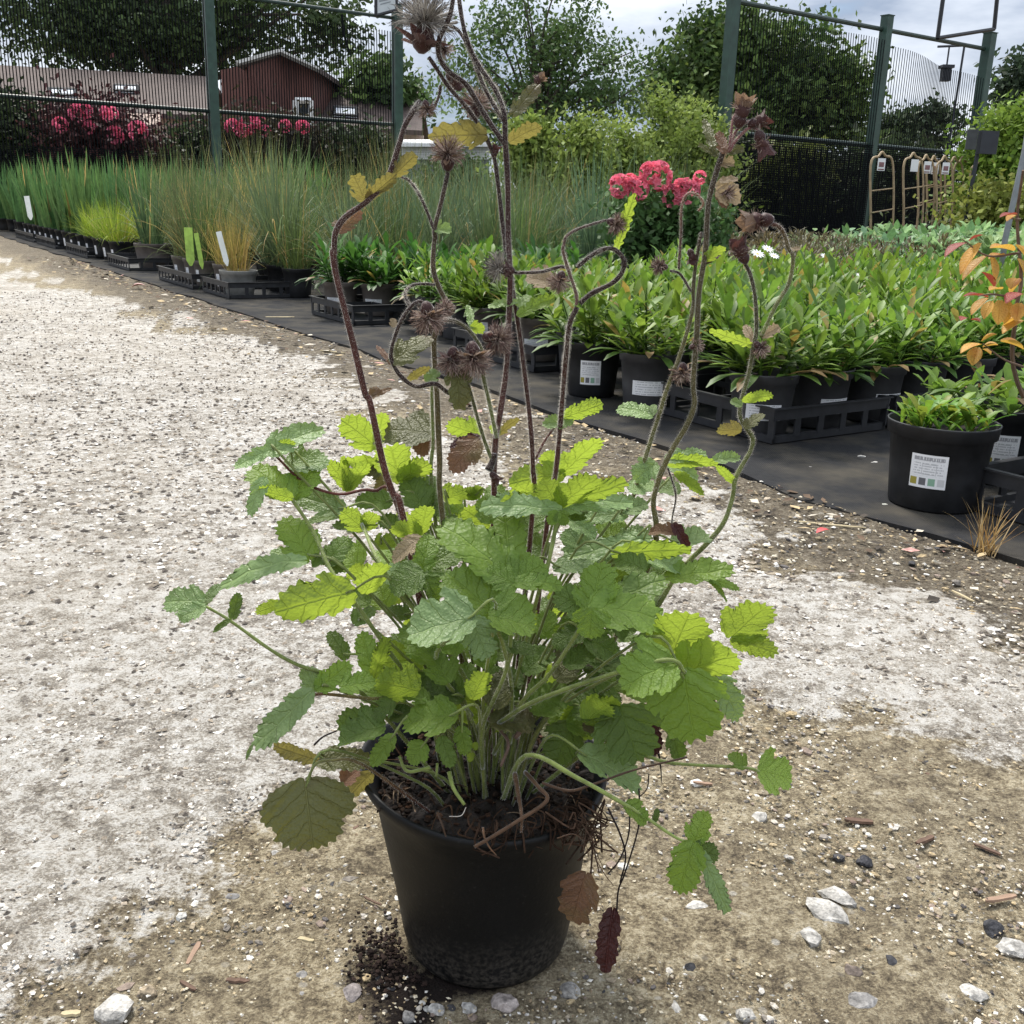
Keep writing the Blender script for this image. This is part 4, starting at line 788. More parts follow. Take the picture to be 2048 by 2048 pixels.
# rhododendrons with pink trusses
MPNK = vcol('pink_petal', .6, .35, 1., var=.25, scale=20)
def rhodo(label, Y, shrub, trusses, c_leaf, seed, cpink=(.72, .10, .17), sub=30):
    r = np.random.default_rng(seed); px, py, wd_, h_ = shrub; b = base_at(px, Y)
    e_ = tree('rhododendron', label, 'shrub', b, [lob(px, py, Y, wd_, h_, b), lob(px, py+h_*.4, Y, wd_*1.05, h_*.6, b)], 100, 75, .03*min(2., Y/8), c_leaf, tuple(q*1.8 for q in c_leaf), .1*Y/8, .03, seed, 'rhododendrons in flower', limbs=6)
    for (tx, ty, tr) in trusses:
        c = atY(tx, ty, Y-(.3 if Y < 10 else .9))-b; R0 = tr*.85/2048*Y; mb = MB()
        for k in range(sub):
            v_ = unit(r.normal(size=3)+np.array([0, 0, .3])); q = c+v_*R0*.75; s = unit(np.cross(v_, r.normal(size=3))); t_ = np.cross(v_, s)
            n5 = 5; col = np.array(cpink)*r.uniform(.75, 1.35)+np.array([0, .06, .07])*r.random(); V = [q]
            for j in range(n5*2): a = j*math.pi/n5; rr2 = R0*(.42 if j % 2 else .26); V.append(q+s*rr2*math.cos(a)+t_*rr2*math.sin(a)+v_*R0*.28)
            mb.add(V, [(0, 1+j, 1+(j+1) % 10) for j in range(10)], np.clip(col, 0, .9))
        obj('flower_truss', mb.mesh('flower_truss', MPNK, False, True), e_)
    return e_
rhodo('coral-pink rhododendron in bloom in the middle of the bed', 7.2, (1330, 440, 160, 90), [(1240, 372, 24), (1275, 378, 24), (1315, 352, 30), (1300, 345, 22), (1345, 392, 24), (1375, 382, 26), (1400, 355, 14), (1360, 375, 18), (1260, 365, 18)], (.05, .10, .03), 60, (.80, .17, .24))
rhodo('dark rhododendron with two pink trusses behind the left net', 19.8, (200, 262, 190, 110), [(155, 226, 18), (172, 222, 14), (218, 227, 18), (120, 250, 16), (275, 262, 20), (230, 270, 18), (180, 255, 14)], (.05, .022, .022), 61, (.8, .16, .27), 22)
rhodo('pink rhododendron behind the left net near the brick gable', 21.6, (540, 285, 190, 80), [(465, 254, 16), (500, 248, 20), (515, 243, 16), (570, 252, 13), (605, 255, 15), (485, 262, 14), (530, 262, 12)], (.04, .035, .02), 62, (.8, .16, .27), 22)
# ------------------------------------------------------------------ buildings behind the left fence
def roofmat(name, c, sc_, ang):
    m = Mat(name); v = m.coord(); br = m.n('ShaderNodeTexBrick', {'Vector': v, 'Color1': (*c, 1), 'Color2': (*[q*.72 for q in c], 1), 'Mortar': (*[q*.35 for q in c], 1), 'Scale': sc_, 'Mortar Size': .03}); return m.done(m.mix(.35, br.outputs[0], m.ramp(m.noise(v, 2, 4), [(.3, tuple(q*.6 for q in c)), (.7, tuple(q*1.3 for q in c))])), .85)
MTILE = roofmat('roof_tiles', (.10, .07, .06), 3.5, 0); MBRK = roofmat('red_brick', (.14, .056, .044), 4.5, 0); MPALE = plain('pale_wall', (.5, .38, .32), .8, .15, 2); MGLS = plain('skylight_glass', (.7, .74, .78), .15, .1, 2); MWHT = plain('white_trim', (.75, .75, .73), .5, .08, 4); MDGL = plain('dark_glass', (.03, .035, .04), .1, .2, 2)
YB = 27.
def quad(e_, name, pts, mat, th=.05, off=(0, -1, 0)):
    q = np.array(pts, float); o_ = np.array(off)*th; V = np.vstack([q, q-o_]); return obj(name, mesh(name, V, [(3, 2, 1, 0), (4, 5, 6, 7)]+[(i, (i+1) % 4, 4+(i+1) % 4, 4+i) for i in range(4)], mat), e_)
zz = lambda x_, y_, Y=YB: atY(x_/2.356, y_/2.356, Y)
def longhouse(label, x0, x1, ridge, eave, lights, dep=4.):
    a, b = zz(x0, ridge[0], YB+dep), zz(x1, ridge[1], YB+dep+1); c, d = zz(x1, eave[1], YB+1), zz(x0, eave[0], YB); o0 = np.array([d[0], d[1], 0]); e_ = thing('bungalow', label, 'building', o0); rel = lambda p: np.asarray(p)-o0
    quad(e_, 'roof', [rel(d), rel(c), rel(b), rel(a)], MTILE, .12, (0, 0, 1))
    d2, c2 = d+(0, .25, -.1), c+(0, .25, -.1); quad(e_, 'wall', [rel((d2[0], d2[1], 0)), rel((c2[0], c2[1], 0)), rel(c2), rel(d2)], MPALE, .2)
    a2, b2 = a-(0, 0, .13), b-(0, 0, .13); bk0, bk1 = a2+(0, dep, -(a[2]-d[2])), b2+(0, dep, -(b[2]-c[2])); quad(e_, 'roof', [rel(a2), rel(b2), rel(bk1), rel(bk0)], MTILE, .12, (0, 0, 1))
    for (u, v_, sz) in lights:
        p = d+(c-d)*u; q = a+(b-a)*u; m_ = p+(q-p)*v_; up_ = unit(q-p); rt = unit(c-d); n_ = unit(np.cross(rt, up_)); cs = [m_-rt*sz-up_*sz, m_+rt*sz-up_*sz, m_+rt*sz+up_*sz, m_-rt*sz+up_*sz]
        s_ = quad(e_, 'skylight', [rel(k+n_*.07) for k in cs], MGLS, .05, n_); fr_ = MB()
        for i in range(4): fr_.tube([rel(cs[i]+n_*.08), rel(cs[(i+1) % 4]+n_*.08)], .035, 4)
        obj('frame', fr_.mesh('frame', MFRM), s_)
    return e_
longhouse('long brown-roofed bungalow with two skylights behind the left net', -120, 1010, (300, 362), (500, 545), [(.36, .33, .33), (.625, .5, .3)])
longhouse('brown-roofed wing to the right of the brick gable', 1465, 1990, (405, 425), (590, 615), [(.3, .3, .3)], 3.)
# low pale-tiled lean-to in front of the long bungalow
p0, p1 = zz(60, 505, 24.5), zz(760, 540, 25.2); o0 = np.array([p0[0], p0[1], 0]); e_ = thing('lean_to', 'low lean-to with pale pinkish roof in front of the bungalow', 'building', o0)
f0, f1 = zz(60, 560, 23.6), zz(760, 590, 24.3); MPINK = roofmat('pale_tiles', (.42, .31, .25), 4, 0)
quad(e_, 'roof', [f0-o0, f1-o0, p1-o0, p0-o0], MPINK, .08, (0, 0, 1)); w0, w1 = f0+(0, .15, -.06), f1+(0, .15, -.06); quad(e_, 'wall', [(w0[0], w0[1], 0)-o0, (w1[0], w1[1], 0)-o0, w1-o0, w0-o0], MPALE, .15)
# red brick gable house
gY = 26.; pl, pa, prr = zz(1040, 330, gY), zz(1330, 252, gY+.6), zz(1472, 318, gY+.9); o0 = np.array([pl[0], pl[1], 0]); e_ = thing('brick_house', 'red brick gabled house behind the left net', 'building', o0)
pm = zz(1165, 300, gY-.6); gl, gr_ = np.array([pm[0], pm[1], 0]), np.array([prr[0], prr[1], 0])
V = [gl-o0, gr_-o0, prr-o0, pa-o0, pm-o0]; V = np.vstack([V, np.array(V)+(0.1, 6, 0)])
obj('wall', mesh('wall', V, [(0, 1, 2, 3, 4), (9, 8, 7, 6, 5), (0, 4, 9, 5), (1, 6, 7, 2)], MBRK), e_)
quad(e_, 'side_wall', [(pl[0]-o0[0], pl[1]-o0[1], 0), (gl[0]-o0[0]-.02, gl[1]-o0[1], 0), pm-o0-(.02, 0, .02), pl-o0], MBRK, .2)
for a_, b_ in ((pm, pa), (pa, prr)):
    d_ = unit(b_-a_)*.25; ext = .0; q0, q1 = (a_-d_ if a_ is pm else a_), (b_ if a_ is pm else b_+d_)
    quad(e_, 'roof', [q0-o0+(0, -.3, .06), q1-o0+(0, -.3, .06), q1-o0+(0, 6.2, .06), q0-o0+(0, 6.2, .06)], MTILE, .12, (0, 0, 1))
    mb = MB(); mb.tube([q0-o0+(0, -.34, .0), q1-o0+(0, -.34, .0)], .06, 4); obj('barge_board', mb.mesh('barge_board', MGRY), e_)
wl = zz(1395, 475, gY-.15), zz(1465, 475, gY+.25), zz(1465, 590, gY+.25), zz(1395, 590, gY-.15)
wi = quad(e_, 'window', [wl[3]-o0, wl[2]-o0, wl[1]-o0, wl[0]-o0], MDGL, .05); fr_ = MB()
for i in range(4): fr_.tube([wl[i]-o0+(0, -.06, 0), wl[(i+1) % 4]-o0+(0, -.06, 0)], .07, 4)
obj('frame', fr_.mesh('frame', MWHT), wi)
# white polytunnel wall and parked vehicles in the gap
o0 = base_at(880, 20); e_ = thing('white_shed', 'low white slatted shed in the gap right of the left fence', 'building', o0); fq = lambda zx, zy, Y=20: atY(700+zx/2.76, zy/2.76, Y)-o0
for k in range(7):
    y0 = 790+13*k; quad(e_, 'plank', [fq(285, y0+11.5, 19.8-.01*(k % 2)), fq(770, y0+11.5, 19.8-.01*(k % 2)), fq(770, y0, 19.8-.01*(k % 2)), fq(285, y0, 19.8-.01*(k % 2))], MWHT, .04)
quad(e_, 'wall', [(fq(285, 900)[0], 0, 0), (fq(770, 900)[0], 0, 0), fq(770, 786), fq(285, 786)], MPOLE, .1); quad(e_, 'roof', [fq(270, 790, 19.6), fq(785, 790, 19.6), fq(785, 770, 23), fq(270, 770, 23)], MWHT, .06, (0, 0, 1))
MCAR = plain('car_white', (.75, .77, .8), .25, .05, 3, spec=.6); MTYR = plain('tyre', (.02, .02, .02), .9, .2, 10)
def car(label, px, Y, rz, col):
    b = base_at(px, Y); e_ = thing('parked_car', label, 'car', b, rz, 'cars parked beyond the bed')
    prof = [(-2.1, .35), (-2.15, .75), (-2.0, .95), (-1.2, 1.02), (-.55, 1.45), (.9, 1.48), (1.75, 1.05), (2.1, .95), (2.15, .5), (2.1, .35)]
    V = []; 
    for yy, k in ((-.85, 1.), (-.7, 0), (.7, 0), (.85, 1.)): V += [(x_, yy*(.85 if z > 1.2 else 1), z) for x_, z in prof]
    n = len(prof); Fc = [(i+j*n, i+1+j*n, i+1+(j+1)*n, i+(j+1)*n) for j in range(3) for i in range(n-1)]+[tuple(range(n-1, -1, -1)), tuple(range(3*n, 4*n))]
    obj('body', mesh('body', V, Fc, col, True), e_)
    for s in (-1, 1):
        V = [(-1., s*.80, 1.05), (1.5, s*.80, 1.06), (.85, s*.735, 1.4), (-.5, s*.735, 1.4)]; V += [(a_, b_+s*.03, c_) for a_, b_, c_ in V]; obj('window', mesh('window', V, [(0, 1, 2, 3), (4, 5, 6, 7), (0, 1, 5, 4), (1, 2, 6, 5), (2, 3, 7, 6), (3, 0, 4, 7)], MDGL), e_)
        for x_ in (-1.35, 1.35):
            mb = MB(); mb.tube([(x_, s*.7, .32), (x_, s*.88, .32)], .32, 14); w_ = obj('wheel', mb.mesh('wheel', MTYR), e_); mb = MB(); mb.tube([(x_, s*.875, .32), (x_, s*.895, .32)], .18, 10); obj('rim', mb.mesh('rim', MPOLE), w_)
    return e_
car('white car glimpsed left of the pink rhododendron', 1185, 24, .3, MCAR); car('second pale car glimpsed just behind the white one', 1140, 29, .1, MPOLE)
# ------------------------------------------------------------------ bamboo hoops with tags
MBAM = plain('bamboo', (.34, .25, .14), .6, .25, 15); 
hp = [(1140, 1255, 800, 1180, 12), (1310, 1408, 805, 1150, 12.2), (1385, 1465, 815, 1110, 12.5), (1430, 1500, 820, 1110, 12.8), (1480, 1560, 820, 1110, 12.6), (1525, 1615, 825, 1110, 12.9), (1570, 1655, 825, 1100, 13.1), (1655, 1765, 835, 1100, 12.8)]
gk = lambda x_, y_, Y: atY(1300+x_/2.583, y_/2.583, Y)
for i, (x0, x1, yt, yb, Y) in enumerate(hp):
    a, b_ = gk(x0, yb, Y), gk(x1, yb-25, Y+.15); t0, t1 = gk(x0, yt+55, Y), gk(x1, yt+50, Y+.15); ap = gk((x0+x1)/2, yt, Y+.07); o0 = np.array([(a[0]+b_[0])/2, (a[1]+b_[1])/2, 0])
    e_ = thing('bamboo_hoop', f'bamboo hoop support, {ordn[i]} from the left in front of the right net', 'plant support', o0, 0, 'bamboo hoops with tags'); mb = MB()
    q = spline([(a[0], a[1], .05)-o0, a-o0, t0-o0, (t0*.3+ap*.7)-o0+(0, 0, .02), ap-o0+(0, 0, .03), (t1*.3+ap*.7)-o0+(0, 0, .02), t1-o0, b_-o0, (b_[0], b_[1], .05)-o0], 5); mb.tube(q, .013, 6); obj('hoop', mb.mesh('hoop', MBAM, True), e_)
    for zf in (.25, .6): mb = MB(); mb.tube([a+(t0-a)*zf-o0, b_+(t1-b_)*zf-o0], .008, 5); obj('cross_cane', mb.mesh('cross_cane', MBAM), e_)
    if i in (0, 1, 2, 3, 4):
        tg = gk((x0+x1)/2+(8 if i else -2), yt+50, Y-.05)-o0; mb = MB(); mb.box(tg, (.09, .004, .13), .2); t_ = obj('tag', mb.mesh('tag', MWHT), e_)
        if i != 1: mb = MB(); mb.box(tg+(0, -.004, .0), (.06, .003, .05), .2); mb.box(tg+(0, -.004, -.05), (.07, .003, .012), .2); obj('print', mb.mesh('print', plain('tag_print', (.2, .1, .1), .6, .3, 8)), t_)
    mb = MB(); rr5 = np.random.default_rng(i+90)
    for k in range(60):
        u = rr5.random(); z = rr5.random()**1.5*.6; p_ = a*(1-u)+b_*u; blade(mb, (p_[0]-o0[0]+rr5.normal(0, .06), p_[1]-o0[1]+rr5.normal(0, .08), .1+z), rr5.normal(size=3), 0, .07, .035, np.array((.05, .075, .025))*rr5.uniform(.5, 2), 3, .5, 'ovate')
    o = obj('climber_leaves', mb.mesh('climber_leaves', MFOL, True, True), e_); o['kind'] = 'stuff'
    V, Fc = lathe(pot_prof(.14, .11, .22), 20); obj('pot', mesh('pot', V, Fc, MBLK, True), e_)
# ------------------------------------------------------------------ the potted avens in front
Y0 = POT[1]
ZR = {'A': (300, 780, 2.76), 'B': (800, 780, 2.415), 'C': (400, 1200, 2.76), 'D': (950, 1200, 2.76), 'E': (600, 480, 2.76), 'F': (700, 0, 2.76), 'G': (1300, 0, 2.5829), 'H': (1200, 480, 2.2783), 'I': (700, 1500, 2.972), 'J': (0, 0, 2.356), 'K': (1380, 160, 4.83), 'L': (780, 560, 6.9)}
def zp(ref, x, y): q = ZR[ref]; return q[0]+x/q[2], q[1]+y/q[2]
def P3(ref, x, y, dy): return atY(*zp(ref, x, y), Y0+dy)
plant = thing('potted_avens', 'hairy-stemmed avens with nodding seed heads in a black pot, foreground', 'plant', POT)
PO = POT.copy()
# pot: tapered black plastic, flared rim, slightly dented on the right
prof = [(0, .004), (.060, .004), (.064, 0), (.0685, .006), (.0715, .018), (.078, .06), (.0845, .10), (.0895, .132), (.0925, .147), (.1005, .158), (.1038, .1655), (.1033, .1695), (.1015, .1705), (.0995, .1685), (.0935, .158), (.0885, .146), (.082, .10)]
V, Fc = lathe(prof, 72); V = np.array(V); a = np.arctan2(V[:, 1], V[:, 0]); k = np.clip((V[:, 2]-.06)/.11, 0, 1)
V[:, 0] *= 1-.035*k*np.exp(-((a+.15)/.5)**2); V[:, 0] += -.004*k; V[:, 2] += .003*k*np.sin(a*2+1)-.004*k*np.cos(a+.6)
m = Mat('worn_black_plastic'); v = m.coord(); f = m.noise(v, 9, 5); f2 = m.noise(v, 260, 3); sz = m.n('ShaderNodeSeparateXYZ', {0: v}).outputs[2]
dust = m.n('ShaderNodeMapRange', {'Value': m.math('ADD', sz, m.math('MULTIPLY', f, -.05)), 'From Min': -.025, 'From Max': .035, 'To Min': 1., 'To Max': 0.}).outputs[0]
c = m.mix(m.ramp(f2, [(.62, 0), (.75, .45)]), m.mix(m.ramp(f, [(.3, 0), (.8, 1)]), (.003, .0032, .0035), (.007, .007, .0075)), (.035, .033, .03)); c = m.mix(m.math('MULTIPLY', dust, m.ramp(f2, [(.4, 0), (.62, .8)])), c, (.07, .062, .052))
MPOT = m.done(c, m.ramp(f, [(.3, .42), (.7, .62)]), 0., m.bump(f2, .12, .002), spec=.25)
obj('pot', mesh('pot', V, Fc, MPOT, True), plant)
# soil heap, crumbs and fibres
n = 48; V = [(0, 0, .158)]; r = np.random.default_rng(4)
for kk in (.15, .3, .45, .6, .75, .9, 1.): V += [(.089*kk*math.cos(q), .089*kk*math.sin(q), .158-.010*kk+r.uniform(-.004, .004)+.006*(math.cos(q+.9) > 0)*kk) for q in np.arange(n)*2*math.pi/n]
Fc = [(0, 1+j, 1+(j+1) % n) for j in range(n)]+[(1+q*n+j, 1+(q+1)*n+j, 1+(q+1)*n+(j+1) % n, 1+q*n+(j+1) % n) for q in range(6) for j in range(n)]
soil = obj('soil', mesh('soil', V, Fc, MPEAT, False), plant)
mb = MB()
for i in range(900):
    q = r.random()*6.28; rr = .093*math.sqrt(r.random()); z = .150+.008*(1-rr/.09)+r.uniform(0, .008)
    V, Fc = STO[r.integers(6)]; mb.add(V*r.uniform(.001, .0035)*np.array([1, r.uniform(.5, 1.5), .7])+(rr*math.cos(q), rr*math.sin(q), z), Fc, np.array([(.012, .008, .006), (.02, .012, .008), (.045, .024, .015)][r.choice(3, p=[.5, .35, .15])])*r.uniform(.6, 1.6))
for i in range(130):
    q = r.random()*6.28; rr = .096*math.sqrt(r.uniform(.1, 1)); p = np.array([rr*math.cos(q), rr*math.sin(q), .158+r.uniform(-.002, .012)]); d = unit(r.normal(size=3)*np.array([1, 1, .45])); L_ = r.uniform(.008, .028)
    mb.tube(spline([p, p+d*L_*.5+r.normal(0, .002, 3), p+d*L_+r.normal(0, .004, 3)-(0, 0, .004)], 3), [r.uniform(.0002, .0008)]*7, 4, [np.array([(.035, .02, .013), (.08, .045, .026), (.018, .011, .008), (.22, .16, .11)][r.choice(4, p=[.4, .25, .3, .05])])]*7)
for i in range(55):                            # matted roots and crumbs hanging over the rim, front and right
    q = r.normal(-1.05, .42); rr = .0985+r.uniform(-.006, .003); p = np.array([rr*math.cos(q), rr*math.sin(q), .166+r.uniform(-.004, .008)]); o_ = np.array([math.cos(q), math.sin(q), 0]); L_ = r.uniform(.004, .02)
    mb.tube(spline([p-o_*.012, p+(0, 0, .003), p+o_*.004+np.array([r.normal(0, .004), 0, -L_*.5]), p+o_*.003+np.array([r.normal(0, .008), 0, -L_])], 3), [r.uniform(.0003, .0009)]*10, 4, [np.array((.035, .02, .013))*r.uniform(.5, 2.)]*10)
o = obj('soil_crumbs', mb.mesh('soil_crumbs', MSOIL, False, True), soil); o['kind'] = 'stuff'
# ---- leaves
MLF = {'y': leafmat('leaf_lime', (.175, .255, .04), (.44, .58, .06), .5, nv=4.5),
       'g': leafmat('leaf_green', (.145, .23, .036), (.34, .50, .045), .43, nv=4.5),
       'b': leafmat('leaf_bluegreen', (.195, .285, .11), (.32, .46, .07), .36, rough=.45, nv=4.5, spec=.45),
       'd': leafmat('leaf_dark', (.088, .14, .028), (.22, .34, .03), .36, nv=4.5),
       'o': leafmat('leaf_olive', (.085, .09, .03), (.2, .19, .035), .3, nv=4.5, blotch=(.085, .06, .03)),
       'n': leafmat('leaf_brown', (.16, .085, .05), (.32, .16, .07), .35, nv=7, blotch=(.12, .11, .04)),
       'Y': leafmat('leaf_yellow', (.2, .17, .055), (.36, .31, .07), .38, (.6, .5, .5), nv=5.5, blotch=(.2, .12, .05)),
       'r': leafmat('leaf_darkred', (.045, .012, .010), (.09, .015, .01), .25, nv=7),
       't': leafmat('leaf_tan', (.36, .27, .17), (.5, .38, .2), .4, (.75, .7, .7), nv=7)}
def leaf_geo(W, seed, teeth=12, notch=.27, e=.06, cup=.18, pleat=.008, droop=.12, tdep=.07, wave=.055, skew=.15):
    r = np.random.default_rng(seed); a_, b_ = .5, W/2; th = np.linspace(-2.95, 2.95, 500); c, s = np.cos(th), np.sin(th); cx = .5-e
    qa = (c/a_)**2+(s/b_)**2; qb = -2*c*cx/a_**2; qc = cx*cx/a_**2-1; R = (-qb+np.sqrt(qb*qb-4*qa*qc))/(2*qa)
    for k in (-1, 1):
        tn = k*(.60+r.uniform(-.1, .1))*(.5+.6*W); R *= 1-notch*r.uniform(.7, 1.4)*np.exp(-((th-tn)/(.06+.05*W))**2)
        tn = k*(1.25+r.uniform(-.15, .15))*(.55+.5*W); R *= 1-notch*.7*r.uniform(.3, 1.3)*np.exp(-((th-tn)/(.08+.06*W))**2)
    x, y = R*c, R*s; y *= 1+skew*(.5-x)*1.2
    L_ = np.concatenate([[0], np.cumsum(np.hypot(np.diff(x), np.diff(y)))]); L_ /= L_[-1]; NA = 108; u = np.linspace(0, 1, NA); X = np.interp(u, L_, x); Y = np.interp(u, L_, y)
    Xs, Ys = X.copy(), Y.copy(); nx, ny = np.gradient(Y), -np.gradient(X); l = np.hypot(nx, ny)+1e-9; nx /= l; ny /= l
    ph = (np.abs(u-.5)*2*teeth+.13*np.sin(u*37+seed)) % 1; tri = np.where(ph < .62, ph/.62, (1-ph)/.38); hsh = (np.sin(np.floor(np.abs(u-.5)*2*teeth+.13*np.sin(u*37+seed))*12.9+seed)*43758.5) % 1; tri = tri*tri*(3-2*tri); td = tdep*(.35+.65*np.clip(X/.6, 0, 1))*(.45+.95*hsh)*min(1, .45+W*.6)
    X = X-nx*td*(tri-.3)*-1; Y = Y-ny*td*(tri-.3)*-1
    rr = np.array([.1, .22, .36, .5, .64, .77, .88, 1.]); Vx = [np.array([0.])]; Vy = [np.array([0.])]
    for q in rr:
        k = np.clip((q-.8)/.2, 0, 1); Vx.append((Xs*(1-k)+X*k)*q); Vy.append((Ys*(1-k)+Y*k)*q)
    vx, vy = np.concatenate(Vx), np.concatenate(Vy); ang = np.arctan2(vy, vx+.02); rad = np.hypot(vx, vy)
    s_ = vx-np.abs(vy)*.95
    z = cup*np.abs(vy)**1.3+pleat*np.cos(2*math.pi*s_*5.5)*np.clip(np.abs(vy)*5-.1, 0, 1)-droop*vx**2+wave*np.sin(3.1*vx+5*vy+seed)*rad+wave*.9*np.sin(5*ang+seed*1.7)*rad**2+wave*.35*np.sin(17*vx+seed)*np.sin(15*vy+seed*.7)
    Fc = [(0, 1+j, 2+j) for j in range(NA-1)]+[(1+q*NA+j, 1+(q+1)*NA+j, 1+(q+1)*NA+j+1, 1+q*NA+j+1) for q in range(7) for j in range(NA-1)]
    return np.stack([vx, vy, z], 1), Fc
LN = [0]; BASES = []
def leaf(ref, bx, by, tx, ty, w_, col, dy=0., pet=True, roll=None, dt=None, parent=None, name='leaf', cup=None, droop=None, teeth=12, notch=.27):
    LN[0] += 1; sd = LN[0]*13+int(bx); r = np.random.default_rng(sd); b0, t0 = zp(ref, bx, by), zp(ref, tx, ty); p0 = atY(*b0, Y0+dy)
    sx, sy = t0[0]-b0[0], -(t0[1]-b0[1]); sl = math.hypot(sx, sy); vx, vy = sx/sl, sy/sl; Lw = sl/2048*(Y0+dy)*1.05
    under = col in ('y', 'Y'); 
    if dt is None: dt = (-.35 if under else .55)*Lw*vy
    p1 = atY(*t0, Y0+dy+dt); mid = p1-p0; L_ = np.linalg.norm(mid); mid = mid/L_; L_ *= 1.06; view = unit(CAM-(p0+p1)/2)
    lat = unit(np.cross(mid, view))*-1; nrm = np.cross(mid, lat)
    if np.dot(nrm, view) < 0: lat = -lat; nrm = -nrm
    ph = R_((-28 if under else 38)*abs(vx)+r.normal(0, 8)) if roll is None else R_(roll)
    best = None
    for sg in (1, -1):
        l2 = lat*math.cos(ph)+nrm*math.sin(ph)*sg; n2 = np.cross(mid, l2)
        if np.dot(n2, view) < 0: n2 = -n2
        if best is None or (n2[2] > best[1][2]) == (ph > 0): best = (l2, n2)
    l2, n2 = best
    up_n = n2 if n2[2] > 0 else -n2                            # cup opens towards the upper side
    Wt = 1.14*w_/ZR[ref][2]/2048*(Y0+dy)*1.05/max(.35, math.cos(ph))/L_
    G, Fc = leaf_geo(min(Wt, 1.5), sd, cup=(r.uniform(.1, .45) if cup is None else cup), droop=(r.uniform(.05, .32) if droop is None else droop), teeth=teeth, notch=notch)
    V = p0+L_*(G[:, 0:1]*mid+G[:, 1:2]*l2+G[:, 2:3]*up_n)-PO
    o = obj(name, mesh('leaf', V, Fc, MLF[col], True, uv=G[:, :2]), parent or plant)
    if pet: BASES.append((p0, mid, dy, L_))
    return o
d0 = -.02
for a_ in [ # left side
    (655, 345, 925, 165, 130, 'b', .02), (650, 335, 460, 420, 75, 'b', .01, False), (660, 345, 810, 262, 60, 'y', .03, False), (770, 590, 570, 395, 175, 'g', 0.), (775, 590, 895, 415, 150, 'g', .01, False), (780, 595, 600, 540, 70, 'y', -.01, False), (630, 490, 532, 680, 85, 'b', -.01, False),
    (755, 405, 985, 385, 120, 'b', .03), (1095, 550, 980, 375, 75, 'y', .05), (1095, 550, 1062, 355, 45, 'y', .06, False), (1098, 550, 1195, 385, 85, 'y', .05, False), (1065, 665, 800, 565, 120, 'b', .02), (1055, 690, 865, 705, 60, 'd', .03, False),
    (1250, 310, 1060, 150, 150, 'y', .09), (1245, 305, 1290, 108, 85, 'y', .1, False), (1545, 240, 1298, 200, 185, 'o', .08, False), (1545, 250, 1475, 345, 120, 'n', .08, False), (1375, 505, 1330, 290, 215, 'y', .05), (1382, 505, 1548, 390, 135, 'y', .05, False), (1370, 485, 1088, 340, 100, 'y', .07, False),
    (1290, 440, 1190, 445, 105, 'o', .06), (1300, 480, 1258, 585, 75, 'Y', .05, False), (1500, 640, 1420, 475, 165, 'd', .03), (1502, 640, 1565, 460, 105, 'd', .04, False), (1815, 245, 1640, 180, 120, 'y', .09, False), (1815, 262, 1650, 305, 62, 'r', .06, False), (1812, 280, 1655, 430, 130, 'n', .05, False),
    (1625, 605, 1742, 555, 115, 'y', .05), (1180, 765, 1058, 660, 115, 'y', 0.), (1182, 765, 1252, 660, 95, 'y', 0., False), (1170, 775, 1010, 725, 55, 'd', .01, False), (1490, 800, 1335, 748, 105, 'y', -.01), (1492, 795, 1522, 630, 115, 'y', 0., False), (1490, 820, 1322, 920, 85, 't', -.03, False),
    (880, 932, 745, 680, 195, 'g', -.02), (840, 942, 340, 1000, 95, 'b', -.03), (850, 932, 660, 880, 75, 'b', -.01, False), (970, 960, 1092, 800, 112, 'd', -.02), (960, 930, 890, 970, 62, 'd', -.02, False), (1000, 982, 1072, 968, 72, 'd', -.02, False),
    (1110, 1115, 715, 1185, 215, 'y', -.06), (1190, 1118, 1285, 918, 135, 'y', -.05, False), (725, 1182, 590, 1212, 62, 'y', -.06, False), (290, 1172, 68, 1150, 150, 'b', -.07), (300, 1192, 155, 1262, 90, 'b', -.08, False), (290, 1182, 382, 1070, 55, 'b', -.06, False), (455, 1260, 490, 1118, 65, 'd', -.07, False), (440, 1272, 340, 1330, 32, 'd', -.08, False),
    (1500, 1012, 1705, 850, 215, 'd', -.04), (1500, 1002, 1550, 788, 120, 'g', -.05, False), (1500, 1012, 1320, 1085, 170, 'd', -.06, False), (1500, 1022, 1605, 1142, 125, 'd', -.06, False), (1480, 590, 1640, 660, 110, 'd', .05), (1250, 860, 1360, 820, 90, 'y', .03), (1700, 800, 1640, 690, 110, 'd', .02), (1890, 760, 1730, 640, 120, 'y', .03),
    (1330, 620, 1130, 600, 110, 'd', .04), (1420, 760, 1260, 700, 90, 'd', .03), (1130, 1290, 1240, 1200, 90, 'd', -.02), (1430, 1250, 1310, 1200, 90, 'd', 0.)]: leaf('A', *a_)
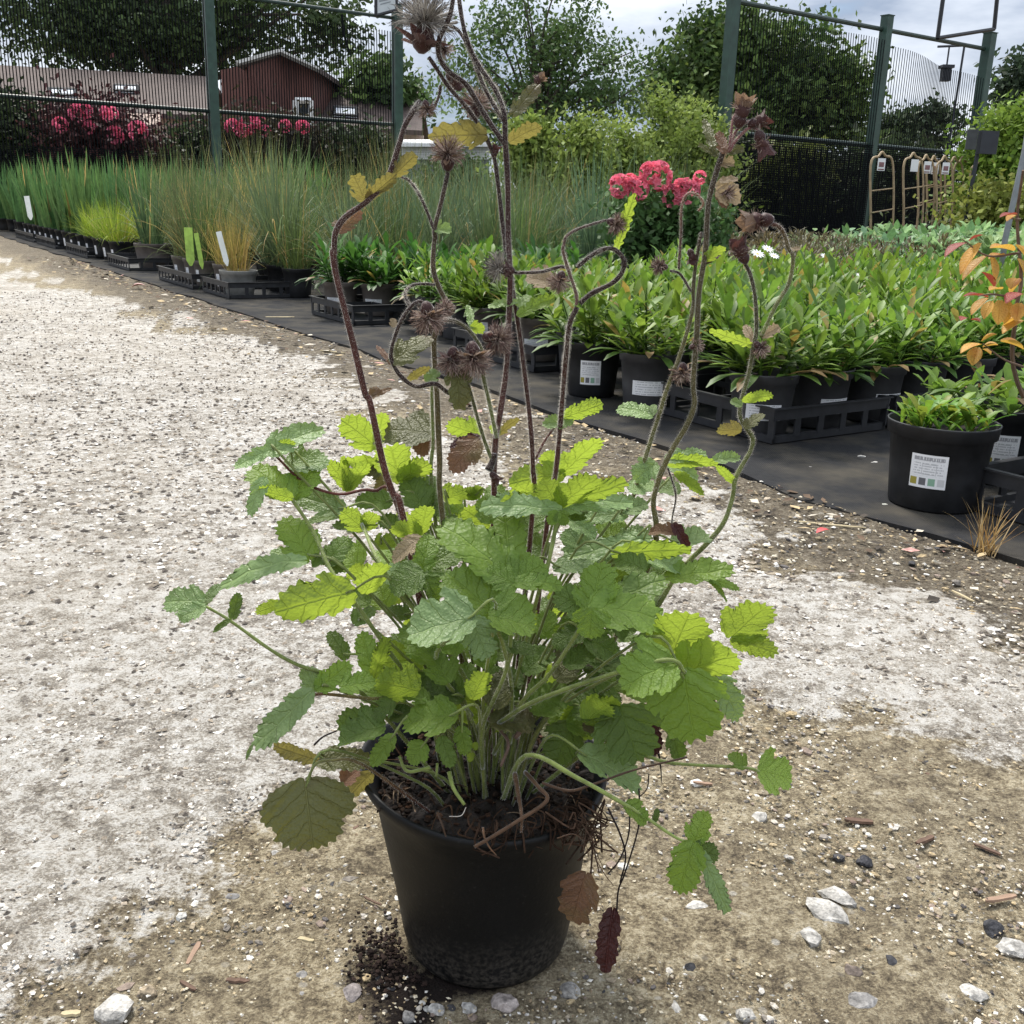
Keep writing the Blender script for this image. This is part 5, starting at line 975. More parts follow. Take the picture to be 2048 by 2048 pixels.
for a_ in [ # middle and right
    (800, 130, 978, 58, 70, 'y', .06, False), (830, 150, 690, 150, 62, 'b', .06, False), (790, 400, 965, 218, 105, 'y', .08), (785, 402, 530, 432, 115, 'y', .08, False), (770, 395, 690, 300, 90, 'y', .09, False),
    (765, 572, 690, 425, 120, 'y', -.03), (765, 572, 945, 385, 130, 'y', -.03, False), (765, 572, 1088, 398, 80, 'y', -.02, False), (762, 575, 488, 488, 66, 'y', -.02, False), (762, 580, 385, 540, 85, 'b', -.04, False), (762, 590, 720, 645, 60, 'g', -.05, False), (768, 575, 1125, 482, 95, 'b', -.03, False), (768, 590, 800, 650, 70, 'g', -.05, False),
    (545, 925, 225, 605, 215, 'g', -.07), (545, 920, 500, 578, 175, 'g', -.06, False), (550, 925, 700, 835, 165, 'g', -.07, False), (540, 930, 405, 862, 120, 'g', -.08, False), (560, 935, 780, 900, 80, 'g', -.08, False),
    (455, 1078, 225, 880, 235, 'g', -.09), (350, 1106, 38, 1165, 235, 'b', -.11), (345, 1108, 425, 1292, 165, 'b', -.11, False), (440, 1092, 655, 1125, 215, 'g', -.10, False), (500, 1235, 662, 1248, 70, 'd', -.08, False),
    (930, 1055, 965, 825, 190, 'g', -.08), (932, 1058, 1295, 1055, 200, 'g', -.09, False), (935, 1055, 1285, 880, 145, 'd', -.06, False), (925, 1055, 748, 985, 150, 'd', -.07, False), (928, 1060, 915, 1195, 165, 'g', -.10, False), (1000, 1090, 1100, 1190, 110, 'd', -.07, False),
    (1300, 1305, 1400, 1058, 275, 'y', -.09), (1355, 1385, 1622, 1235, 225, 'y', -.10, False), (1600, 1192, 1775, 1030, 200, 'y', -.07), (1608, 1202, 1805, 1245, 100, 'y', -.07, False),
    (1200, 722, 755, 765, 75, 'b', 0.), (1040, 790, 1405, 762, 85, 'y', -.02), (1050, 745, 1205, 680, 95, 'b', .02), (1325, 742, 1495, 690, 100, 'b', .02), (1300, 902, 1615, 848, 105, 'g', -.02), (1478, 908, 1645, 958, 36, 'g', 0., False), (1478, 905, 1600, 1002, 24, 'g', 0., False), (750, 862, 955, 818, 75, 'b', -.03), (1190, 800, 1370, 850, 110, 'b', -.01), (1180, 870, 1050, 800, 110, 'd', -.03),
    (1230, 352, 1135, 432, 115, 'b', .05, False), (1290, 335, 1482, 288, 66, 'b', .05, False), (1300, 355, 1525, 328, 66, 'y', .05, False), (1335, 402, 1465, 485, 44, 'y', .04, False), (1515, 342, 1645, 308, 52, 'b', .05, False), (1610, 445, 1530, 350, 40, 'y', .03, False), (1300, 370, 1450, 395, 70, 'b', .06, False), (1350, 480, 1230, 470, 75, 'b', .05),
    (1110, 482, 1230, 440, 80, 'b', .05), (1080, 585, 1195, 535, 85, 'b', .03), (1090, 600, 880, 602, 75, 'b', .03), (820, 632, 955, 690, 75, 'b', 0.), (1120, 560, 960, 520, 70, 'b', .05), (900, 640, 820, 600, 60, 'y', .04), (960, 480, 1060, 430, 70, 'Y', .08),
    (1265, 1285, 1125, 1198, 135, 'd', -.03), (865, 1165, 735, 1230, 95, 'd', -.06), (900, 1200, 1055, 1262, 125, 'd', -.06), (920, 1292, 1065, 1335, 115, 'd', -.05), (1660, 50, 1795, 8, 44, 'y', .02, False), (1650, 75, 1598, 48, 36, 'b', .02, False), (1645, 192, 1528, 185, 62, 'Y', .02, False), (1668, 182, 1757, 105, 52, 'o', .02, False), (1215, 125, 1060, 58, 60, 'b', .04, False), (1215, 122, 1226, 62, 40, 'b', .04, False), (320, 520, 400, 470, 60, 'y', .06), (380, 520, 310, 470, 60, 'y', .06)]: leaf('B', *a_)
for a_ in [
    (958, 432, 1035, 138, 70, 'y', -.06), (950, 402, 895, 168, 120, 'g', -.05, False), (805, 322, 718, 165, 85, 'd', -.04), (635, 502, 590, 362, 125, 'b', -.07), (605, 515, 285, 805, 140, 'b', -.09, False), (290, 800, 245, 880, 22, 'b', -.09, False), (650, 492, 832, 348, 120, 'g', -.07), (780, 482, 962, 440, 115, 'g', -.08, False),
    (1405, 642, 1122, 640, 195, 'g', -.09), (1010, 702, 752, 745, 165, 'd', -.08), (650, 885, 945, 850, 135, 'o', -.07), (640, 880, 400, 815, 82, 'Y', -.08), (1065, 752, 940, 915, 95, 'g', -.09), (1240, 795, 1150, 895, 125, 'g', -.10), (1330, 762, 1392, 922, 95, 'd', -.1), (1440, 702, 1465, 855, 95, 'g', -.09), (1500, 845, 1490, 890, 42, 'y', -.09, False), (1510, 790, 1530, 825, 40, 'y', -.09, False), (1065, 562, 955, 655, 105, 'd', -.07), (1075, 445, 1215, 440, 115, 'g', -.05), (1010, 525, 1075, 500, 70, 'd', -.06), (1250, 420, 1140, 520, 100, 'd', -.03), (1480, 520, 1380, 560, 80, 'd', -.02), (1050, 640, 1180, 600, 110, 'd', -.05)]: leaf('C', *a_)
leaf('C', 580, 1003, 622, 1375, 470, 'o', -.105, True, None, None, None, 'leaf', .12, .22, 15, .14)
for a_ in [
    (1150, 402, 1205, 775, 400, 'g', -.12), (1090, 352, 808, 460, 300, 'g', -.12, False), (800, 602, 905, 888, 370, 'd', -.07), (795, 592, 535, 610, 210, 'd', -.06, False), (1330, 412, 1475, 655, 140, 'b', -.08), (950, 622, 1000, 852, 115, 'r', -.05), (1090, 742, 1135, 885, 105, 'd', -.06), (590, 850, 935, 1000, 165, 'b', -.08), (540, 692, 425, 905, 205, 'd', -.05),
    (1570, 942, 1750, 985, 235, 'g', -.09, False), (1490, 922, 1400, 850, 85, 'g', -.09, False), (830, 1132, 962, 1212, 105, 'g', -.115, False), (990, 1225, 1010, 1150, 36, 'd', -.11, False), (1205, 1348, 1120, 1615, 190, 'g', -.13, False), (1215, 1340, 1265, 1160, 140, 'g', -.12, False), (1212, 1365, 1348, 1415, 120, 'd', -.125, False), (1235, 1390, 1420, 1725, 90, 'b', -.13, False), (700, 330, 790, 250, 120, 'd', -.03), (620, 200, 480, 160, 110, 'd', -.04), (700, 400, 600, 330, 110, 'd', -.02), (560, 120, 440, 190, 100, 'g', -.05)]: leaf('D', *a_)
# smaller leaves filling the inside of the clump
r = np.random.default_rng(21)
for i in range(64):
    q = r.random()*6.28; k_ = math.sqrt(r.random()); x_ = 985+k_*330*math.cos(q); y_ = 1170+k_*170*math.sin(q)-60*(1-k_); dy = r.uniform(-.03, .13)
    a = math.atan2(-(y_-1420), x_-985)+r.normal(0, .6); ln_ = r.uniform(45, 85); ZR['Z'] = (0, 0, 1.); leaf('Z', x_, y_, x_+ln_*math.cos(a), y_-ln_*math.sin(a)*.8, ln_*r.uniform(.55, .95), ['d', 'g', 'd', 'b', 'y', 'g'][r.integers(6)], dy, i % 8 == 0)
for i in range(62):                              # low leaves around the rim
    x_ = r.uniform(730, 1270); y_ = r.uniform(1290, 1450)+30*abs(x_-985)/250; dy = -.075+.13*r.random()**1.3; a = math.atan2(.25+r.normal(0, .3), (x_-985)/180.+r.normal(0, .3)); ln_ = r.uniform(42, 92)
    leaf('Z', x_, y_, x_+ln_*math.cos(a), y_-ln_*math.sin(a), ln_*r.uniform(.6, .95), ['d', 'g', 'd', 'g', 'o', 'y'][r.integers(6)], dy, i % 3 == 0)
# dead leaves
leaf('I', 1560, 955, 1510, 1335, 130, 'r', -.10, False, None, None, None, 'dead_leaf', .6, .1, 8, .2)
leaf('I', 1400, 745, 1310, 1045, 240, 'n', -.108, False, None, -.01, None, 'dead_leaf', .5, .3, 7, .25)
leaf('C', 790, 1010, 870, 930, 90, 'n', -.06, False, None, None, None, 'dead_leaf', .5, .3, 7, .2)
leaf('C', 940, 960, 830, 1060, 90, 'Y', -.05, False, None, None, None, 'dead_leaf', .5, .3, 7, .2)
leaf('B', 1330, 690, 1210, 660, 60, 'n', .0, False, None, None, None, 'dead_leaf', .8, .5, 6, .3); leaf('B', 1320, 650, 1410, 770, 50, 'r', .0, False, None, None, None, 'dead_leaf', .8, .5, 6, .3)
# stem leaves higher up
for a_ in [('F', 740, 745, 445, 745, 125, 'Y', .05), ('F', 885, 780, 1050, 680, 75, 'Y', .06), ('F', 900, 630, 1050, 440, 70, 'o', .06), ('F', 85, 1110, 20, 960, 95, 'Y', .0), ('F', 100, 1095, 250, 950, 60, 'Y', 0.), ('F', 245, 965, 365, 845, 75, 'Y', 0.), ('F', 1470, 1375, 1572, 1050, 46, 'y', .03), ('F', 470, 1265, 560, 1265, 60, 'b', .03),
           ('E', 1380, 230, 1250, 200, 110, 't', .05), ('E', 1210, 415, 1405, 290, 60, 'g', .02), ('E', 1190, 340, 1035, 348, 40, 'b', .04), ('E', 1200, 360, 1280, 300, 60, 'b', .04), ('E', 515, 670, 720, 510, 120, 'o', -.01), ('E', 500, 680, 425, 565, 30, 'n', 0.), ('E', 950, 480, 925, 345, 40, 'b', .02), ('E', 945, 480, 1020, 490, 60, 'y', .02), ('E', 600, 770, 720, 690, 40, 'Y', .01), ('E', 700, 780, 765, 715, 70, 'b', .02), ('E', 870, 715, 885, 915, 125, 'o', -.01), ('E', 1090, 1075, 1210, 970, 45, 'Y', .03), ('E', 1090, 1080, 1060, 1010, 45, 'y', .03), ('E', 520, 480, 510, 430, 40, 't', .0),
           ('E', 370, 880, 430, 810, 46, 'n', .01), ('E', 370, 880, 500, 800, 22, 'n', .01), ('K', 250, 720, 130, 330, 70, 'o', .02), ('K', 250, 730, 80, 610, 40, 'o', .02), ('K', 350, 700, 530, 640, 70, 'o', .02), ('K', 330, 700, 280, 480, 90, 'n', .01), ('K', 290, 800, 430, 800, 110, 't', .02), ('K', 290, 980, 470, 920, 60, 't', .02), ('K', 260, 1080, 500, 1140, 150, 't', .02), ('K', 260, 1020, 480, 1080, 120, 't', .03), ('K', 270, 1100, 350, 1230, 80, 'n', .03),
           ('K', 140, 1760, 320, 1580, 90, 'y', .02), ('K', 140, 1770, 300, 1650, 60, 'r', .02), ('K', 960, 1650, 1070, 1600, 40, 't', .03), ('H', 690, 480, 490, 395, 40, 'y', .03), ('H', 700, 470, 660, 380, 36, 't', .03), ('H', 740, 440, 820, 390, 46, 't', .03), ('J', 1600, 1090, 1700, 985, 60, 'n', .01), ('J', 1590, 1060, 1570, 1040, 40, 'n', .01)]:
    leaf(a_[0], *a_[1:], False, notch=.42, teeth=8)
# ---- stems
MSTM = vcol('stem_skin', .6, mul=1., spec=.3, var=.3, scale=120, sheen=.55); MHAIR = Mat('stem_hair').done((.88, .83, .74), .6, trans=.5)
DKc, GNc, RDc = np.array((.024, .010, .008)), np.array((.17, .21, .055)), np.array((.085, .024, .017))
def hairs(mb, P, rad, per_m, ln, r):
    seg = np.linalg.norm(np.diff(P, axis=0), axis=1); n = max(1, int(seg.sum()*per_m)); i = r.choice(len(seg), n, p=seg/seg.sum()); t = r.random(n)[:, None]; p = P[i]*(1-t)+P[i+1]*t; T = (P[i+1]-P[i])/seg[i][:, None]
    d = r.normal(size=(n, 3)); d -= T*np.sum(d*T, 1)[:, None]; d /= np.linalg.norm(d, axis=1)[:, None]; rd = (np.asarray(rad)[i])[:, None]; b = p+d*rd*.95; l = ln*r.uniform(.5, 1.25, (n, 1)); e = unit_rows(d+T*r.uniform(-.3, .5, (n, 1))+r.normal(0, .15, (n, 3))); w_ = np.cross(e, T); w_ /= np.linalg.norm(w_, axis=1)[:, None]+1e-9
    V = np.empty((n, 3, 3)); V[:, 0] = b-w_*.00006; V[:, 1] = b+w_*.00006; V[:, 2] = b+e*l; k = np.arange(n)*3; mb.add(V.reshape(-1, 3), np.stack([k, k+1, k+2], 1).tolist())
def unit_rows(a): return a/(np.linalg.norm(a, axis=1)[:, None]+1e-9)
SN = [0]
def stem(pts, r0, r1, c0=DKc, c1=DKc, dens=26000, hl=.0021, name='stem', k=6, hair=True, parent=None):
    """pts: (ref, x, y, depth) rows or world points"""
    SN[0] += 1; P = np.array([P3(*q) if isinstance(q[0], str) else np.asarray(q, float) for q in pts]); S = spline(P, k)-PO; m_ = len(S); t = np.linspace(0, 1, m_); rr = np.random.default_rng(SN[0])
    rad = (r0+(r1-r0)*t)*(1+.06*np.sin(t*40+SN[0])); cols = c0+(c1-c0)*t[:, None]; mb = MB(); mb.tube(S, rad, 8, cols); o = obj(name, mb.mesh(name, MSTM, True, True), parent or plant)
    if hair:
        hb = MB(); hairs(hb, S, rad, dens, hl, rr); h_ = obj('hairs', hb.mesh('hairs', MHAIR), o); h_['kind'] = 'stuff'
    return o
def crown(x=0., y=0.): return PO+np.array([x, y, .15])
Rm = .0021
stem([crown(-.03, .01), ('A', 1405, 740, .0), ('A', 1350, 590, .0), ('A', 1290, 420, 0.), ('A', 1215, 70, .0), ('E', 360, 850, .0), ('E', 300, 600, 0.), ('E', 250, 400, 0), ('E', 200, 200, 0), ('E', 180, 60, 0), ('J', 1575, 1200, 0), ('J', 1580, 1100, 0), ('J', 1625, 1025, 0), ('J', 1740, 940, 0), ('J', 1830, 830, 0), ('F', 270, 800, 0), ('F', 300, 700, .0), ('F', 345, 620, .0), ('F', 385, 560, .005)], .0027, .0017, RDc, DKc)
stem([crown(-.01, .015), ('E', 790, 1560, .03), ('E', 770, 1200, .03), ('E', 755, 850, .03), ('E', 740, 620, .03), ('E', 745, 520, .03), ('E', 790, 440, .03), ('E', 845, 385, .03), ('E', 800, 325, .03), ('E', 760, 245, .03), ('E', 735, 150, .03), ('E', 740, 20, .03), ('F', 470, 1310, .03), ('F', 467, 1260, .03), ('F', 500, 1130, .03), ('F', 530, 1000, .03), ('F', 540, 950, .03)], .0023, .0015, RDc*.6+GNc*.3, DKc)
stem([('F', 467, 1275, .03), ('F', 400, 1110, .03), ('F', 335, 1005, .035), ('F', 280, 975, .035)], .0012, .0008)
stem([crown(-.015, .02), ('E', 740, 1500, .05), ('E', 735, 1100, .05), ('E', 728, 860, .045), ('E', 735, 700, .045)], .0017, .0013, GNc, GNc*.8)
S3 = stem([crown(.0, .01), ('E', 1070, 1560, .02), ('E', 1070, 1300, .02), ('E', 1080, 1100, .02), ('E', 1105, 950, .02), ('E', 1140, 700, .03), ('E', 1155, 400, .04), ('E', 1160, 200, .04), ('E', 1150, 0, .05), ('F', 870, 1000, .05), ('F', 858, 800, .05), ('F', 855, 690, .05)], .0024, .002, RDc, DKc)
stem([('F', 858, 800, .05), ('F', 815, 740, .05), ('F', 760, 660, .05), ('F', 700, 560, .05), ('F', 635, 460, .045), ('F', 545, 395, .04), ('F', 492, 310, .035), ('F', 492, 220, .03), ('F', 535, 130, .03), ('F', 562, 40, .03), ('F', 575, -80, .03)], .0019, .0017)
stem([('F', 857, 700, .05), ('F', 850, 620, .05), ('F', 805, 500, .055), ('F', 705, 350, .06), ('F', 640, 200, .06), ('F', 605, 20, .06), ('F', 600, -90, .06)], .0018, .0015)
stem([('F', 850, 665, .05), ('F', 800, 590, .055), ('F', 740, 480, .06), ('F', 690, 350, .065), ('F', 640, 235, .07), ('F', 595, 165, .07), ('F', 555, 145, .07), ('F', 560, 130, .07), ('F', 595, 122, .07)], .0016, .001)
stem([('F', 862, 1400, .055), ('F', 838, 1200, .06), ('F', 815, 1000, .06), ('F', 792, 860, .06), ('F', 730, 720, .055), ('F', 640, 590, .05), ('F', 545, 480, .045), ('F', 475, 375, .04), ('F', 435, 315, .04)], .0017, .0014)
stem([('F', 500, 470, .05), ('F', 490, 530, .05), ('F', 462, 600, .05)], .0012, .0009)
stem([crown(.015, .02), ('E', 1280, 1540, .05), ('E', 1285, 1250, .05), ('E', 1270, 1000, .05), ('E', 1235, 700, .05), ('E', 1205, 470, .05), ('E', 1180, 320, .05), ('E', 1165, 180, .06)], .0021, .0016, RDc, DKc)
stem([('E', 1300, 1210, .05), ('E', 1350, 1110, .055), ('E', 1405, 1035, .06)], .0011, .0009, RDc, RDc)
stem([crown(.025, .02), ('E', 1360, 1600, .06), ('E', 1410, 1290, .06), ('E', 1430, 1100, .06), ('E', 1450, 850, .05), ('E', 1472, 600, .04), ('E', 1490, 460, .03), ('E', 1530, 370, .03)], .0021, .0019, RDc*1.1, DKc)
stem([('E', 1545, 350, .03), ('E', 1610, 295, .03), ('E', 1735, 230, .025), ('E', 1790, 145, .02), ('E', 1765, 75, .02), ('E', 1700, 45, .02), ('E', 1610, 85, .025), ('E', 1530, 150, .03)], .0019, .0015)
stem([('E', 1500, 165, .03), ('E', 1440, 148, .03), ('E', 1330, 175, .035), ('E', 1185, 182, .04)], .0013, .0012)
stem([('E', 1525, 360, .03), ('E', 1525, 300, .03), ('E', 1485, 175, .025), ('E', 1452, 65, .02), ('F', 1180, 1350, .02), ('F', 1195, 1305, .02), ('F', 1250, 1268, .02), ('F', 1345, 1235, .02), ('F', 1415, 1215, .02)], .0013, .0009, np.array((.16, .09, .07)), DKc)
stem([('E', 930, 820, .0), ('E', 830, 845, -.005), ('E', 745, 793, -.01), ('E', 640, 808, -.01), ('E', 560, 755, -.01), ('E', 512, 680, -.01), ('E', 503, 610, -.01), ('E', 545, 475, -.01), ('E', 605, 375, -.01), ('E', 660, 338, -.01), ('E', 695, 365, -.01)], .0018, .0012)
stem([('E', 605, 365, .01), ('E', 578, 295, .015), ('E', 620, 250, .02), ('E', 690, 242, .02), ('E', 745, 247, .02)], .0011, .001)
stem([('E', 1070, 1210, .015), ('E', 1050, 1190, .015), ('E', 1000, 1050, .01), ('E', 930, 800, .0), ('E', 905, 700, .0)], .0016, .0012, GNc*.7+DKc*.3, DKc)
stem([('E', 1085, 1090, .015), ('E', 1045, 900, .005), ('E', 1012, 750, -.005), ('E', 1003, 610, -.005), ('E', 935, 500, -.005), ('E', 860, 450, -.005), ('E', 790, 440, 0.)], .0015, .0013, GNc*.7+DKc*.2, DKc)
stem([('E', 1040, 1270, .012), ('E', 1060, 1230, .015), ('E', 1075, 1180, .015)], .003, .0022, DKc, DKc)
stem([crown(.05, .02), ('B', 1180, 900, .02), ('H', 255, 1330, .02), ('H', 243, 1200, .02), ('H', 262, 1110, .02), ('H', 292, 1030, .02), ('H', 335, 945, .02), ('H', 395, 845, .02), ('H', 430, 750, .02), ('H', 425, 650, .02), ('H', 440, 450, .02), ('H', 450, 250, .02), ('H', 475, 90, .02), ('G', 290, 1250, .02), ('G', 302, 1050, .02), ('G', 340, 900, .02), ('G', 372, 800, .02), ('G', 388, 740, .02)], .0022, .0019, GNc*.5+RDc*.5, DKc)
stem([('B', 1100, 600, .06), ('H', 215, 965, .05), ('H', 262, 820, .045), ('H', 305, 680, .04), ('H', 352, 560, .04), ('H', 402, 400, .04), ('H', 425, 300, .04), ('H', 425, 220, .04), ('H', 435, 120, .04), ('H', 455, 0, .04), ('G', 265, 1200, .04)], .0018, .0012, GNc*.6+RDc*.4, DKc)
stem([('H', 415, 235, .04), ('H', 365, 155, .04), ('H', 318, 140, .04)], .001, .0009)
stem([('H', 362, 130, .04), ('G', 150, 1370, .04), ('G', 160, 1200, .04), ('G', 162, 1080, .04), ('G', 190, 1005, .04), ('G', 240, 1005, .04), ('G', 275, 1050, .04), ('G', 250, 1090, .04)], .0011, .0008, DKc, np.array((.25, .12, .07)))
stem([crown(.06, .01), ('B', 1300, 950, .03), ('H', 400, 1470, .03), ('H', 485, 1385, .03), ('H', 562, 1290, .03), ('H', 602, 1180, .03), ('H', 615, 1095, .03), ('H', 640, 1040, .03), ('H', 688, 955, .03), ('H', 695, 900, .03), ('H', 662, 850, .03), ('H', 637, 800, .03), ('H', 645, 730, .03), ('H', 680, 600, .03), ('H', 700, 475, .03), ('H', 712, 420, .03), ('H', 710, 300, .03), ('H', 700, 220, .03), ('H', 682, 150, .03), ('H', 662, 110, .03)], .0021, .0013, GNc, DKc)
stem([('H', 735, 440, .03), ('H', 800, 300, .03), ('H', 860, 200, .03), ('H', 880, 80, .03), ('G', 716, 1285, .03), ('G', 695, 1215, .03), ('G', 665, 1170, .03), ('G', 625, 1158, .03)], .0014, .0015, GNc*.7+DKc*.2, RDc*.8)
stem([('H', 310, 1040, .02), ('H', 345, 1160, .02), ('H', 330, 1260, .02), ('H', 325, 1330, .02)], .0008, .0006, DKc, DKc)
for q in ([('K', 370, 700, .015), ('K', 400, 500, .015), ('K', 410, 400, .015), ('K', 440, 330, .015)], [('K', 380, 690, .015), ('K', 440, 590, .015), ('K', 560, 470, .015), ('K', 640, 470, .015), ('K', 690, 530, .01)], [('K', 385, 680, .02), ('K', 430, 520, .02), ('K', 520, 420, .02), ('K', 620, 400, .02)]): stem(q, .0011, .0009, np.array((.16, .06, .06)), np.array((.16, .06, .06)))
# leaf stalks: long reaching ones first
gp = dict(dens=5000, hl=.0014)
stem([('A', 310, 1195, -.07), ('A', 440, 1272, -.07), ('A', 660, 1430, -.07), ('C', 540, 358, -.065), ('C', 900, 520, -.05), crown(-.03, -.02)], .001, .0018, GNc, GNc*.9, name='leaf_stalk', **gp)
stem([('C', 600, 525, -.08), ('C', 700, 520, -.07), ('C', 950, 545, -.06), ('C', 1300, 560, -.04), crown(-.02, -.01)], .0011, .0015, RDc*1.3, GNc, name='leaf_stalk', **gp)
stem([('A', 690, 360, .02), ('A', 850, 510, .02), ('A', 1040, 575, .02), ('A', 1230, 555, .02), ('A', 1380, 700, .02), crown(-.03, .02)], .001, .0015, RDc*1.3, RDc, name='leaf_stalk', **gp)
stem([('D', 1570, 948, -.09), ('D', 1480, 925, -.09), ('D', 1100, 902, -.085), ('D', 935, 858, -.08), ('D', 700, 790, -.06), crown(.03, -.02)], .001, .0017, GNc, GNc, name='leaf_stalk', **gp)
stem([('D', 1205, 1345, -.125), ('D', 1110, 1312, -.12), ('D', 960, 1212, -.115), ('D', 820, 1125, -.115), ('D', 560, 980, -.105), ('D', 280, 860, -.08), crown(.01, -.03)], .0009, .002, GNc*1.3, GNc*1.2, name='leaf_stalk', **gp)
stem([('C', 590, 1000, -.105), ('C', 640, 905, -.1), ('C', 730, 885, -.095), ('C', 900, 910, -.09), crown(-.04, -.05)], .001, .0012, GNc, RDc, name='leaf_stalk', **gp)
for q in ([('C', 1560, 930, -.05), ('C', 1560, 700, -.06), ('C', 1700, 350, -.08), ('B', 540, 930, -.075)], [('C', 1710, 790, -.05), ('C', 1720, 500, -.06), ('B', 500, 1240, -.09), ('B', 440, 1095, -.1)], [('C', 1500, 640, -.04), ('C', 1300, 330, -.06), ('B', 350, 1108, -.105)], [('C', 1620, 850, -.05), ('C', 1780, 560, -.06), ('D', 420, 400, -.07), ('B', 930, 1058, -.085)], [('D', 130, 680, -.06), ('D', 330, 560, -.08), ('D', 690, 430, -.10), ('D', 1060, 330, -.12), ('D', 1160, 400, -.12)], [('D', 20, 700, -.05), ('D', 190, 330, -.05), ('D', 250, 100, -.06)], [('C', 1560, 620, -.03), ('C', 1400, 330, -.05), ('A', 1300, 1010, -.05), ('A', 1170, 740, .0)], [('C', 1150, 420, -.05), ('A', 1310, 1430, -.05), ('A', 1130, 1170, -.05), ('A', 990, 980, -.03), ('A', 900, 780, -.01), ('A', 775, 590, 0.)], [('B', 765, 572, -.03), ('B', 745, 700, -.04), ('B', 705, 880, -.05), ('B', 650, 1050, -.05), crown(0, -.01)]):
    stem(q, .0017, .0014, GNc*rng.uniform(.7, 1.15), GNc*1.1, name='leaf_stalk', **gp)
for p0, mid, dy, L_ in [b_ for i_, b_ in enumerate(BASES) if i_ % 5 not in (1, 3)]:                      # every other leaf hangs on its own stalk from the crown
    r = rng; cr_ = crown(np.clip((p0[0]-PO[0])*.16, -.032, .032)+r.normal(0, .007), np.clip(dy*.3, -.03, .03)+r.normal(0, .007)); cr_[2] = PO[2]+.15; hz = p0-cr_
    c1 = cr_+np.array([hz[0]*.22, hz[1]*.25, max(.03, hz[2]*.55)]); c2 = p0-mid*.3*min(L_, .05)-np.array([hz[0]*.18, hz[1]*.15, -.004])
    stem([cr_, c1, c2, p0+mid*.004], .0014, .0008, GNc*r.uniform(.55, 1.1)+RDc*r.uniform(0, .35), GNc*r.uniform(.8, 1.2), dens=2600, hl=.0012, name='leaf_stalk', k=5)
# rootlets and brown runners over the rim
RT = np.array((.095, .05, .026)); MROOT = MSTM
for q, r0, r1, c in [([('I', 740, 575, -.112), ('I', 830, 525, -.112), ('I', 1000, 420, -.108), ('I', 1170, 300, -.1), ('I', 1120, 220, -.09), ('I', 1040, 130, -.07)], .0012, .0016, RT), ([('I', 980, 140, -.07), ('I', 1000, 260, -.09), ('I', 1020, 390, -.105), ('I', 1018, 490, -.108)], .002, .0008, RT), ([('I', 870, 625, -.112), ('I', 830, 580, -.112), ('I', 800, 520, -.111), ('I', 790, 460, -.108)], .0004, .0009, RT*1.5),
        ([('D', 370, 1010, -.1), ('D', 520, 1052, -.105), ('D', 660, 1015, -.105), ('D', 880, 938, -.1), ('D', 1170, 868, -.09)], .0011, .0007, RT*.7), ([('I', 520, 370, -.1), ('I', 550, 450, -.107), ('I', 570, 515, -.109)], .001, .0005, RT*.6), ([('C', 1590, 650, -.04), ('C', 1700, 780, -.06), ('C', 1660, 920, -.07)], .0016, .0012, np.array((.13, .08, .06))), ([('C', 1740, 760, -.05), ('C', 1830, 640, -.05)], .0022, .0018, np.array((.2, .13, .1))),
        ([('D', 735, 1150, -.09), ('D', 800, 1290, -.095), ('D', 832, 1420, -.098), ('D', 800, 1560, -.1)], .0008, .0006, DKc*.4), ([('D', 905, 1040, -.09), ('D', 905, 1240, -.095), ('D', 830, 1500, -.1), ('D', 792, 1600, -.1), ('D', 782, 1725, -.1)], .0006, .0007, DKc*.4), ([('D', 850, 1090, -.09), ('D', 850, 1280, -.095), ('D', 800, 1430, -.1), ('D', 735, 1510, -.1)], .0006, .0006, DKc*.5), ([('D', 660, 1420, -.1), ('D', 720, 1520, -.102), ('D', 765, 1575, -.102)], .0004, .0003, RT), ([('D', 1015, 850, -.07), ('D', 1025, 920, -.07), ('D', 1030, 1005, -.07)], .0008, .0003, DKc*.4),
        ([('D', 960, 960, -.08), ('D', 950, 1040, -.085), ('D', 905, 1090, -.09)], .0005, .0004, DKc*.6), ([('C', 630, 800, -.08), ('C', 680, 755, -.08), ('C', 755, 722, -.075)], .0008, .0006, DKc*.5), ([('I', 1230, 525, -.107), ('I', 1330, 500, -.105), ('I', 1400, 560, -.1), ('I', 1420, 640, -.098)], .0004, .0003, RT), ([('C', 1100, 860, -.09), ('C', 1145, 945, -.095), ('C', 1270, 925, -.095)], .0011, .0013, GNc), ([('C', 1310, 900, -.09), ('C', 1305, 975, -.095)], .001, .0008, GNc), ([('C', 1375, 950, -.085), ('C', 1400, 1040, -.095), ('C', 1460, 1130, -.1)], .0017, .0012, GNc*1.2), ([('I', 590, 395, -.104), ('I', 660, 390, -.105), ('I', 690, 340, -.102)], .0003, .0003, np.array((.5, .45, .4)))]:
    stem(q, r0, r1, c, c, name='root', hair=r0 > .0015, dens=4000, hl=.0012)
mb = MB(); r = np.random.default_rng(12)           # clot of roots on the right shoulder of the pot
for i in range(40):
    x_, y_ = r.uniform(1290, 1500), r.uniform(380, 560); p = P3('I', x_, y_, -.10+.03*(x_-1230)/300+r.uniform(-.004, .004))-PO
    mb.tube(spline([p, p+r.normal(0, .006, 3), p+r.normal(0, .012, 3)-(0, 0, .006)], 3), [r.uniform(.0003, .0008)]*7, 4, [np.array((.05, .03, .02))*r.uniform(.5, 2)]*7)
o = obj('root_clot', mb.mesh('root_clot', MSOIL, False, True), plant); o['kind'] = 'stuff'
